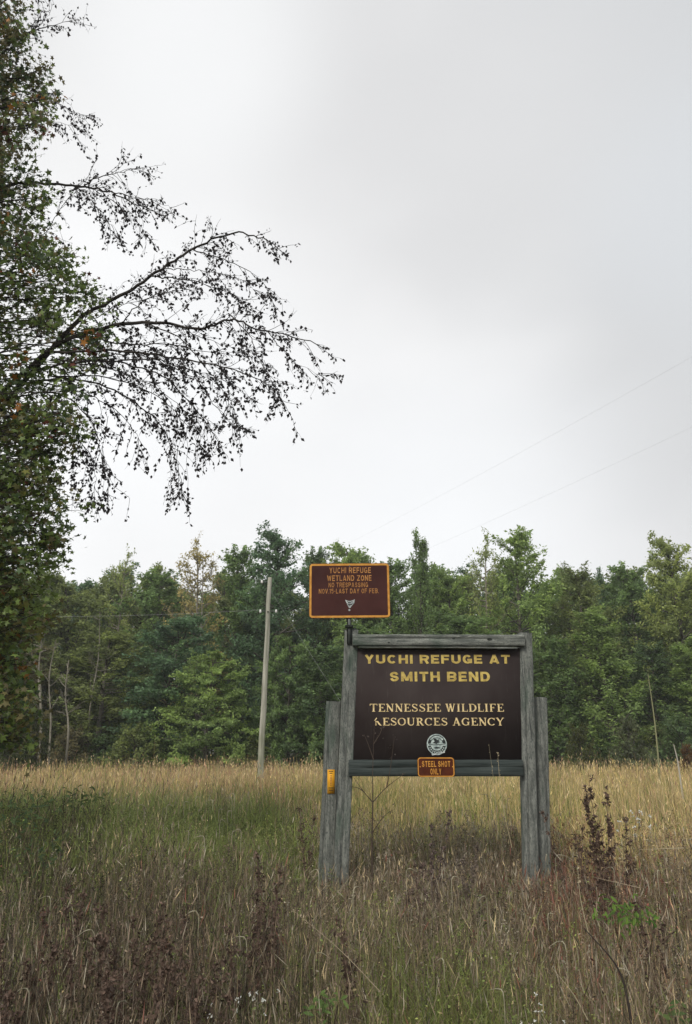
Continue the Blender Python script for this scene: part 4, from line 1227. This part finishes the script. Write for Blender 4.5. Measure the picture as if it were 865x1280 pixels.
# arching tussocks of green grass in the band behind and left of the posts
tb = MB(); r = np.random.default_rng(303)
for k in range(70):
    px = r.uniform(90, 410) if k < 55 else r.uniform(460, 860); Y = r.uniform(7.8, 12.5) if k < 55 else r.uniform(9.5, 13)
    c = P(px, 1000, Y); m = 34
    x = c[0] + r.normal(size=m) * .07; y = Y + r.normal(size=m) * .07
    tint_ = np.array(SPEC['green'][1] if r.uniform() < .55 else SPEC['lime'][1]) * r.uniform(.7, 1.25)
    ribbons(tb, x, y, (height(x, y) + .08) * r.uniform(.65, 1.15, m), np.full(m, .010), r.uniform(.2, 1.1, m), r.uniform(0, 6.28, m), np.tile(tint_ * .7, (m, 1)), r, np.tile(tint_ * 1.35, (m, 1)) * r.uniform(.7, 1.4, (m, 1)), 5)
tag(link('arching_grass', tb.mesh('arching_grass', M['grass'])), 'green grass tussocks with arching blades behind the brown weeds', 'grass', None, 'stuff')

# dark seed spikes standing among the foreground weeds
kb = MB(); r = np.random.default_rng(505)
for k in range(330):
    Y = r.uniform(3.0, 8.5); px = r.uniform(-60, 930) if r.uniform() < .6 else r.uniform(0, 400); x = (px - 432.5) / 950 * Y
    z0 = float(hump(x, Y)); h = float(height(np.array([x]), np.array([Y]))[0]) * r.uniform(.85, 1.25); L = r.uniform(.04, .15)
    dx = r.normal(size=2) * .05; cc = np.array([.10, .075, .058]) * r.uniform(.6, 1.5)
    tube(kb, [[x, Y, z0], [x + dx[0] * .5, Y + dx[1] * .5, z0 + h * .6], [x + dx[0], Y + dx[1], z0 + h]], [.0022, .0018, .001], 3, cc)
    m = int(L * 220); u = r.uniform(0, 1, m)
    cen = np.c_[x + dx[0] * (1 - u * .2) + r.normal(size=m) * .005, Y + dx[1] * (1 - u * .2) + r.normal(size=m) * .005, z0 + h - u * L]
    leaf_quads(kb, cen, unit(r.normal(size=(m, 3))), r.uniform(.004, .009, m), cc * np.clip(r.normal(.9, .3, (m, 1)), .4, 1.8), r)
tag(link('seed_spikes', kb.mesh('seed_spikes', M['grass'])), 'dark brown seed spikes scattered through the foreground weeds', 'weeds', None, 'stuff')

# curled pale grass blades
cb = MB(); r = np.random.default_rng(99)
spots = [(180, 1015), (200, 1010), (215, 1025), (235, 1000), (250, 1045), (262, 1010), (290, 1020), (300, 1040), (320, 1005), (70, 1120), (110, 1168), (395, 1090),
         (430, 1105), (620, 1000), (690, 1070), (720, 1075), (760, 1085), (700, 1180), (780, 1225), (640, 1240), (500, 1090), (560, 1100), (590, 1130),
         (60, 1200), (40, 1250), (140, 1260), (380, 1190), (560, 1200), (610, 1210), (830, 1090), (840, 1240), (665, 1150), (260, 1140), (330, 1180)]
for (px, py) in spots:
    for q in range(2 if py < 1060 else 1):
        Y = float(np.interp(py, [990, 1040, 1100, 1280], [11, 7.6, 5.4, 3.2])); c = P(px + r.normal() * 12, py + r.normal() * 6, Y)
        L = r.uniform(.04, .13); s = r.choice([-1, 1]); a = r.normal() * .6
        pts = [c + np.array([0, 0, -L * 1.6]), c, c + np.array([s * L * .35 * math.cos(a), L * .3 * math.sin(a), L * .25]), c + np.array([s * L * .9 * math.cos(a), L * .9 * math.sin(a), L * r.uniform(-.1, .2)])]
        tube(cb, smooth_line(pts, 9), np.r_[np.linspace(.0018, .0032, 5), np.linspace(.003, .0008, 4)] * (0.6 + Y / 9), 3, np.array([.42, .39, .28]) * r.uniform(.6, 1.15))
tag(link('curled_grass', cb.mesh('curled_grass', M['grass'])), 'scattered pale curled dry grass blades among the weeds', 'grass', None, 'stuff')

# bright green leafy clump, right foreground: its leaves are separate parts
def leaf_mesh(name, kind, mat, col):
    mb_ = MB()
    if kind == 'star':
        k = 10; a = np.arange(k) / k * 6.283 + 1.571
        rad = np.where(np.arange(k) % 2 == 0, 1.0, 0.42) * np.array([1.05, 1, .95, 1, .7, .8, .7, 1, .95, 1])
        V = np.c_[rad * np.cos(a), rad * np.sin(a), -0.18 * rad ** 2]
        V = np.vstack([V, [[0, 0, 0.04]]])
        mb_.add(V, [[i, (i + 1) % k, k] for i in range(k)], col)
    else:
        t = np.linspace(0, 1, 6); w = np.sin(t * math.pi * .96 + .06) ** .8 * .34
        mid = np.c_[np.zeros(6), t * 2 - 1, -.25 * (t - .4) ** 2 * 2]
        Lf = mid - np.c_[w, np.zeros(6), -w * .35]; Rt = mid + np.c_[w, np.zeros(6), w * .35]
        V = np.vstack([Lf, mid, Rt])
        fc = [[i, i + 1, 6 + i + 1, 6 + i] for i in range(5)] + [[6 + i, 7 + i, 13 + i, 12 + i] for i in range(5)]
        mb_.add(V, fc, col)
    return mb_.mesh(name, mat)


def leaf_obj(me, parent, pos, nrm, size, r):
    o = bpy.data.objects.new('leaf', me); C.objects.link(o); o.parent = parent
    L = Vector(parent.location)
    o.location = Vector(pos) - L
    q = Vector(nrm).to_track_quat('Z', 'Y').to_matrix() @ Matrix.Rotation(r.uniform(0, 6.28), 3, 'Z')
    o.rotation_euler = q.to_euler(); o.scale = (size, size, size)
    return o


def leafy_clump(px, py, wpx, hpx, Y, n, size, cols, label, name='leafy_weed', seed=5):
    r = np.random.default_rng(seed)
    c = P(px, py, Y); b_ = np.array([c[0], Y, float(hump(c[0], Y))])
    s = Y / F
    e = empty(name, tuple(b_), label, 'weed')
    meshes = [leaf_mesh('leaf', 'oval', M['grass'], q) for q in cols]
    st_ = MB()
    for k in range(9):
        t_ = c + [r.uniform(-1, 1) * wpx * .45 * s, r.normal() * .08, r.uniform(-.4, .4) * hpx * s]
        tube(st_, smooth_line([b_, (b_ + t_) / 2 + r.normal(size=3) * .02, t_], 5), np.linspace(.005, .002, 5), 4, (.06, .05, .03))
    link('stem', st_.mesh('stem', M['weed'], True), e)
    for k in range(n):
        p = c + [np.clip(r.normal() * .38, -1, 1) * wpx * .55 * s, r.normal() * .09, np.clip(r.normal() * .4, -1, 1) * hpx * .5 * s]
        leaf_obj(meshes[r.integers(len(meshes))], e, p, (r.normal() * .6, -.7 + r.normal() * .5, 1.0), size * r.uniform(.7, 1.25), r)
    return e


leafy_clump(786, 1144, 74, 36, 4.9, 120, 0.023, [(.075, .14, .02), (.11, .19, .03), (.05, .10, .018)], 'bright green leafy clump in the right foreground')
leafy_clump(850, 1272, 46, 24, 3.6, 22, 0.022, [(.06, .10, .03), (.09, .13, .04)], 'small green sprig at the bottom right corner', seed=6)
leafy_clump(408, 1250, 50, 30, 3.6, 26, 0.020, [(.07, .12, .03), (.10, .16, .04)], 'small green leafy weed at the bottom middle', seed=7)
leafy_clump(96, 998, 70, 34, 9.0, 60, 0.034, [(.05, .08, .025), (.07, .10, .03)], 'dark green leafy weed above the grass at the left', seed=8)

leafy_clump(30, 1015, 90, 60, 7.6, 90, 0.030, [(.035, .06, .022), (.05, .08, .028)], 'dark green leafy herb clump at the left edge above the brown weeds', seed=9)
leafy_clump(55, 1062, 90, 50, 6.6, 80, 0.026, [(.035, .055, .022), (.05, .075, .028)], 'dark leafy herb lower at the left edge, beneath the higher clump', seed=10)

# tiny white flowers
for (px, py, Y, n, lab) in ((312, 1250, 3.5, 12, 'tiny white flowers low in the left foreground'), (672, 1272, 3.4, 9, 'tiny white flowers at the bottom edge right of centre'), (795, 1022, 8.0, 16, 'pale seed fluff on weeds in the golden grass at right')):
    r = np.random.default_rng(px); c = P(px, py, Y); b_ = np.array([c[0], Y, float(hump(c[0], Y))]); st_, fl = MB(), MB()
    for k in range(n):
        q = c + r.normal(size=3) * [.05, .05, .03] * (Y / 3.5)
        tube(st_, [b_, (b_ + q) / 2 + r.normal(size=3) * .01, q], [.002, .0015, .001], 3, (.08, .09, .04))
        cen = q + r.normal(size=(5, 3)) * .004 * Y / 3.5
        leaf_quads(fl, cen, unit(r.normal(size=(5, 3)) + [0, -.6, .6]), np.full(5, .0055 * Y / 3.5), np.tile([.55, .56, .52], (5, 1)), r)
    plant('flowering_weed', lab, 'flower', b_, [('stem', st_, M['weed'], True), ('blossom', fl, M['weed'], False)])

# ------------------------------------------------------------------ near trees at the left
def small_leaves(mb, cen, d, size, col, r):
    """pointed oval leaf, 4 faces folded on its midrib, hanging along d"""
    n = len(cen); d = unit(d)
    sd_ = unit(np.cross(d, r.normal(size=(n, 3)))); up = np.cross(d, sd_)
    s = size[:, None]
    V = np.stack([cen, cen + d * s * .45 - sd_ * s * .38 + up * s * .08, cen + d * s * 1.05, cen + d * s * .45 + sd_ * s * .38 + up * s * .08, cen + d * s * .5], 1)
    base = (np.arange(n) * 5)[:, None]
    Q = np.concatenate([base + [0, 1, 4], base + [1, 2, 4], base + [2, 3, 4], base + [3, 0, 4]]).reshape(-1, 3)
    mb.add(V.reshape(-1, 3), Q, np.repeat(col, 5, 0))


def star_leaves(mb, cen, nrm, size, col, r):
    n = len(cen); k = 10
    ref = r.normal(size=(n, 3)); a = unit(np.cross(nrm, ref)); b_ = np.cross(nrm, a)
    ang = np.arange(k) / k * 6.283
    rad = np.where(np.arange(k) % 2 == 0, 1.0, 0.45)
    V = np.zeros((n, k + 1, 3))
    for i in range(k):
        V[:, i] = cen + (a * math.cos(ang[i]) + b_ * math.sin(ang[i])) * (rad[i] * size)[:, None] - nrm * (size * .16 * rad[i])[:, None]
    V[:, k] = cen
    base = (np.arange(n) * (k + 1))[:, None, None]
    tri = np.array([[i, (i + 1) % k, k] for i in range(k)])[None]
    mb.add(V.reshape(-1, 3), (base + tri).reshape(-1, 3), np.repeat(col, k + 1, 0))


r = np.random.default_rng(123)
TB = np.array([-6.6, 9.2, 0.0])
oe = empty('overhanging_tree', tuple(TB), 'leafy roadside tree at left whose long dark thin-leaved branches reach over the meadow', 'tree')
wood = MB()
tz = np.linspace(0, 14.5, 12)
trunk = np.c_[TB[0] + .25 * np.sin(tz * .35), TB[1] + .2 * np.cos(tz * .3) - .2, tz]
tube(wood, trunk, np.linspace(.24, .03, 12), 10)
link('trunk', wood.mesh('trunk', M['bark'], True), oe)

limbs = [  # photo pixels of each long limb with its distance
    ([(-40, 560, 9.0), (85, 412, 8.5), (120, 385, 8.4), (160, 362, 8.35), (205, 335, 8.3), (245, 308, 8.3), (290, 293, 8.25), (330, 300, 8.2), (368, 330, 8.2)], .050),
    ([(-30, 520, 9.0), (70, 432, 8.4), (150, 405, 8.2), (200, 400, 8.1), (250, 404, 8.05), (285, 392, 8.0), (320, 404, 8.0), (370, 416, 7.95), (425, 430, 7.9)], .045),
    ([(-40, 260, 9.0), (10, 232, 8.8), (60, 228, 8.7), (110, 233, 8.6), (140, 238, 8.6), (180, 258, 8.5), (215, 276, 8.5)], .040),
    ([(135, 238, 8.6), (165, 243, 8.5), (195, 248, 8.4), (222, 265, 8.4)], .012),
    ([(120, 236, 8.6), (150, 258, 8.7), (175, 280, 8.7), (188, 300, 8.7)], .011),
    ([(90, 230, 8.7), (115, 250, 8.6), (140, 275, 8.5), (155, 300, 8.5)], .009),
    ([(105, 232, 8.6), (135, 220, 8.6), (170, 212, 8.7), (195, 218, 8.7)], .014),
    ([(20, 470, 8.8), (90, 452, 8.5), (150, 452, 8.3), (210, 472, 8.2), (255, 520, 8.2), (290, 575, 8.2)], .028),
    ([(10, 480, 8.8), (90, 470, 8.6), (150, 485, 8.6), (195, 520, 8.6), (220, 580, 8.6), (228, 635, 8.6)], .024),
    ([(0, 500, 8.7), (70, 490, 8.5), (110, 525, 8.4), (125, 575, 8.4), (140, 650, 8.4)], .018),
    ([(60, 440, 8.4), (140, 438, 8.1), (220, 446, 8.0), (290, 458, 7.9), (345, 482, 7.9), (358, 505, 7.9)], .026),
    ([(235, 313, 8.3), (280, 325, 8.4), (325, 352, 8.5), (350, 395, 8.5)], .014),
    ([(190, 345, 8.3), (240, 350, 8.5), (300, 372, 8.6), (335, 400, 8.6)], .015),
    ([(150, 405, 8.2), (185, 375, 8.0), (235, 358, 7.9), (280, 345, 7.9)], .013),
    ([(150, 450, 8.3), (200, 455, 8.4), (250, 480, 8.5), (280, 520, 8.5), (318, 545, 8.5)], .016),
    ([(85, 412, 8.5), (150, 430, 8.5), (210, 430, 8.6), (260, 440, 8.6), (330, 440, 8.7)], .018),
    ([(180, 405, 8.1), (225, 425, 8.0), (262, 465, 8.0), (290, 500, 8.0), (300, 545, 8.0)], .014),
    ([(285, 392, 8.0), (310, 420, 8.0), (325, 455, 8.0), (350, 490, 8.0)], .011),
    ([(330, 408, 8.0), (352, 435, 8.0), (375, 455, 8.0), (418, 475, 8.0)], .009),
    ([(40, 480, 8.5), (95, 540, 8.5), (118, 590, 8.5), (108, 640, 8.5)], .012),
    ([(-40, 110, 9.2), (0, 75, 9.1), (35, 40, 9.0), (70, 30, 9.0), (100, 26, 9.0)], .020),
    ([(-40, 90, 9.2), (0, 62, 9.1), (40, 38, 9.0), (60, 10, 9.0), (62, -30, 9.0)], .014),
    ([(-30, 150, 9.2), (20, 118, 9.0), (50, 120, 9.0), (90, 140, 9.0), (123, 152, 9.0)], .016),
    ([(-20, 180, 9.2), (30, 150, 9.0), (70, 155, 9.0), (105, 168, 9.0)], .012),
    ([(60, 470, 8.6), (130, 470, 8.4), (190, 490, 8.3), (235, 530, 8.3), (262, 575, 8.3)], .016),
    ([(70, 450, 8.4), (150, 465, 8.2), (215, 500, 8.1), (250, 545, 8.1)], .014),
    ([(60, 480, 8.5), (120, 500, 8.6), (165, 540, 8.6), (180, 590, 8.6)], .014),
    ([(120, 445, 8.3), (180, 445, 8.4), (240, 462, 8.5), (290, 480, 8.5), (330, 515, 8.5)], .014),
    ([(200, 402, 8.1), (240, 420, 8.2), (290, 440, 8.2), (330, 445, 8.2)], .010),
    ([(205, 335, 8.3), (235, 335, 8.1), (290, 345, 8.1), (330, 370, 8.1)], .010),
    ([(110, 400, 8.4), (150, 385, 8.5), (190, 372, 8.6), (225, 350, 8.6)], .010),
    ([(20, 330, 9.0), (60, 290, 8.9), (90, 250, 8.9), (130, 225, 8.9)], .012),
]
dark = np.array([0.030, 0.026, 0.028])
lm, sl = MB(), MB()
ex = MB()
nleaf = 0


def twig(s, d, L, r0, r, dense=1.0, droop=0.5, leafsize=.045, lcol=dark):
    """wandering twig with hanging leaves and one more order of side twigs"""
    global nleaf
    n = 6; p = [np.array(s)]; dd = unit(np.array(d))
    for k in range(n - 1):
        dd = unit(dd + r.normal(size=3) * .16 + np.array([0, 0, -droop * .22]))
        p.append(p[-1] + dd * L / (n - 1))
    p = np.array(p); tube(lm, p, np.linspace(r0, r0 * .35, n), 3)
    m = max(1, int(L / .045 * dense))
    u = r.uniform(.1, 1, m) ** .8 * (n - 1)
    c = np.stack([np.interp(u, range(n), p[:, j]) for j in range(3)], 1) + r.normal(size=(m, 3)) * .012
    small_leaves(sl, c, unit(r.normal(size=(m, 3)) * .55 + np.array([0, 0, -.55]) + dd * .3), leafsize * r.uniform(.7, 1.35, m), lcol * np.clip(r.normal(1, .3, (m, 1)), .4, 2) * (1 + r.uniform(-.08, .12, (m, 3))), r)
    nleaf += m
    return p, dd


for (pl, rad) in limbs:
    pts = np.array([P(*q) for q in pl]); n = 5 * len(pl)
    line = smooth_line(pts, n + 3)[:n] + np.cumsum(r.normal(size=(n, 3)), 0) * .006 + r.normal(size=(n, 3)) * .009
    mb = MB(); tube(mb, line, .70 * rad * (1 - .82 * np.linspace(0, 1, n) ** .8), 7)
    link('limb', mb.mesh('limb', M['bark'], True), oe)
    Lt = np.linalg.norm(np.diff(line, axis=0), axis=1).sum()
    # only the part well clear of the trunk carries fine twigs
    for k in range(int(Lt / .070)):
        u = r.uniform(.12, 1.0) * (n - 1); i = min(int(u), n - 2)
        s = line[i] * (1 - u + i) + line[i + 1] * (u - i); t = unit(line[i + 1] - line[i])
        side = unit(np.cross(t, r.normal(size=3)))
        d = t * r.uniform(.7, 1.5) + side * r.uniform(.35, 1.0) + np.array([0, 0, r.choice([.4, .1, -.25, -.6])])
        L = r.uniform(.12, .46)
        up = d[2] > 0.15
        p, dd = twig(s, d, L, .0042, r, .7 if up else 1.0, droop=.1 if up else .55)
        if r.uniform() < .75:
            for q in range(r.integers(1, 3)):
                j = r.integers(2, 6)
                twig(p[j], dd + r.normal(size=3) * .5, L * r.uniform(.3, .7), .0026, r, .8, .4)
    for q in range(4):
        p, dd = twig(line[-1], unit(line[-1] - line[-4]) + r.normal(size=3) * .35, r.uniform(.12, .3), .004, r, .9, .15)
# long thin hanging sprays
for (x, y, L) in [(105, 520, .9), (122, 545, .9), (205, 520, 1.0), (222, 560, .75), (250, 540, .6), (285, 480, .7), (135, 520, 1.0), (165, 500, .9), (240, 500, .9), (190, 480, .9), (270, 450, .8), (330, 450, .6), (60, 560, .9), (90, 560, .8)]:
    p, dd = twig(P(x, y, 8.4), (r.normal() * .25 + .15, r.normal() * .2, -1), L, .004, r, .9, .5)
    twig(p[2], dd + r.normal(size=3) * .4, L * .5, .003, r, .9, .8)
for (x, y, L) in [(195, 520, 1.25), (222, 545, .95), (128, 560, .95), (98, 545, .85), (255, 500, 1.0), (285, 500, .85), (232, 540, 1.0)]:
    p, dd = twig(P(x, y, 8.2), (r.normal() * .12 + .05, r.normal() * .1, -1), L, .003, r, .55, .5)
link('twigs', lm.mesh('twigs', M['bark']), oe)['kind'] = 'stuff'
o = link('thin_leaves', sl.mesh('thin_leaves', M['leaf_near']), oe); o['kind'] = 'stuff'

# second tree: star-leaved, fills the left edge
T2 = np.array([-5.9, 8.2, 0.0])
se = empty('sweetgum_tree', tuple(T2), 'dense star-leaved green and bronze tree filling the left edge of the view', 'tree')
mb = MB(); tz = np.linspace(0, 14.8, 14)
tr2 = np.c_[T2[0] - .28 * np.sin(tz * .3) - .03 * tz, T2[1] + .15 * np.cos(tz * .4) + .03 * tz, tz]
tube(mb, tr2, np.linspace(.2, .02, 14), 10)
link('trunk', mb.mesh('trunk', M['bark'], True), se)
ys = [0, 60, 100, 130, 180, 230, 300, 350, 400, 450, 500, 550, 600, 640, 690, 740, 800, 850, 900, 930]
bx = [36, 42, 78, 68, 50, 64, 82, 108, 146, 156, 118, 90, 80, 86, 98, 68, 46, 40, 38, 18]
wood, fol = MB(), MB()
GR = np.array([.135, .190, .050]); BZ = np.array([.135, .120, .050]); DG = np.array([.070, .110, .046]); OR = np.array([.30, .13, .03]); RD = np.array([.13, .035, .02]); YL = np.array([.13, .13, .03])
big = []
for k in range(640):
    py = r.uniform(-60, 925)
    edge = float(np.interp(py, ys, bx))
    inside = r.uniform() < .87
    edge = edge + r.normal() * 13 + 7 * math.sin(py * .06)
    px = (edge - r.uniform(0, 1) ** 0.80 * (edge + 45)) if inside else edge - r.uniform(60, 260)
    px -= 8
    if py > 650: px = min(px, edge - r.uniform(0, 30))
    Y = r.uniform(7.4, 9.8)
    if px > edge - 25: Y = r.uniform(7.6, 8.6)
    c = P(px, py, Y)
    zs = max(1.2, c[2] - r.uniform(.2, 1.0)); s0 = np.array([np.interp(zs, tz, tr2[:, j]) for j in range(3)])
    mid = (s0 + c) / 2 + r.normal(size=3) * .12 + [0, 0, .12]
    tube(wood, smooth_line([s0, mid, c], 7), np.linspace(.022, .004, 7), 4)
    # side twigs and the leaves on them
    low = np.clip((py - 560) / 200, 0, 1); topz = np.clip((330 - py) / 200, 0, 1)
    for q in range(6):
        e1 = c + unit(r.normal(size=3)) * r.uniform(.12, .38)
        tube(wood, [mid * .15 + c * .85, (c + e1) / 2 + r.normal(size=3) * .02, e1], [.004, .003, .0015], 3)
        m = r.integers(5, 12)
        cen = c + (e1 - c) * r.uniform(.1, 1.1, (m, 1)) + r.normal(size=(m, 3)) * .07
        w_ = r.uniform()
        pb_ = .18 + .30 * topz
        colr = BZ if w_ < pb_ else (DG if w_ < pb_ + .25 else GR)
        if r.uniform() < .022: colr = OR
        if r.uniform() < .02: colr = RD
        if r.uniform() < .04 + .12 * low: colr = YL
        cc = colr * np.clip(r.normal(1, .25, (m, 1)), .4, 1.8)
        nr_ = unit(r.normal(size=(m, 3)) * .8 + [0, -.3, .6])
        star_leaves(fol, cen, nr_, r.uniform(.028, .055, m), cc, r)
    if -5 < px and len(big) < 240:
        for q in range(2 if r.uniform() < .8 else 1):
            p = c + r.normal(size=3) * [.14, .1, .16]; p[1] = min(p[1], c[1] - .08)
            big.append((p, 'OR' if r.uniform() < .04 else r.choice(['GR', 'BZ', 'DG', 'YL'], p=[.42, .28, .2, .10])))
link('branches', wood.mesh('branches', M['bark']), se)
o = link('foliage', fol.mesh('foliage', M['leaf_near']), se); o['kind'] = 'stuff'
lms = {k: leaf_mesh('leaf', 'star', M['leaf_near'], v) for k, v in (('GR', GR * 1.25), ('BZ', BZ), ('DG', DG), ('YL', YL * .8), ('OR', OR))}
for (p, k) in big:
    leaf_obj(lms[k], se, p, (r.normal() * .6, -.6 + r.normal() * .4, .7 + r.normal() * .3), r.uniform(.042, .066), r)

# finely-leaved dark branch hanging at the left above the forest
fe_b = np.array([-5.6, 9.6, 0.0])
# ------------------------------------------------------------------ faint overcast haze
hm, hN, hL, hout = new_mat('thin_haze')
hv = hN.new('ShaderNodeVolumePrincipled'); hv.inputs['Density'].default_value = 0.0008
hv.inputs['Color'].default_value = (0.93, 0.95, 0.97, 1); hv.inputs['Anisotropy'].default_value = 0.2
hL.new(hv.outputs[0], hout.inputs['Volume'])
mb = MB(); box(mb, 0, 0, 12.0, 9000, 9000, 26.0)
tag(link('haze', mb.mesh('haze', hm)), 'thin pale overcast haze lying over the meadow and the forest', 'haze', None, 'stuff')
TOT = sum(len(p.vertices) - 2 for m in bpy.data.meshes for p in m.polygons) if 0 else sum(len(m.loops) - 2 * len(m.polygons) for m in bpy.data.meshes)
print('triangles', TOT)
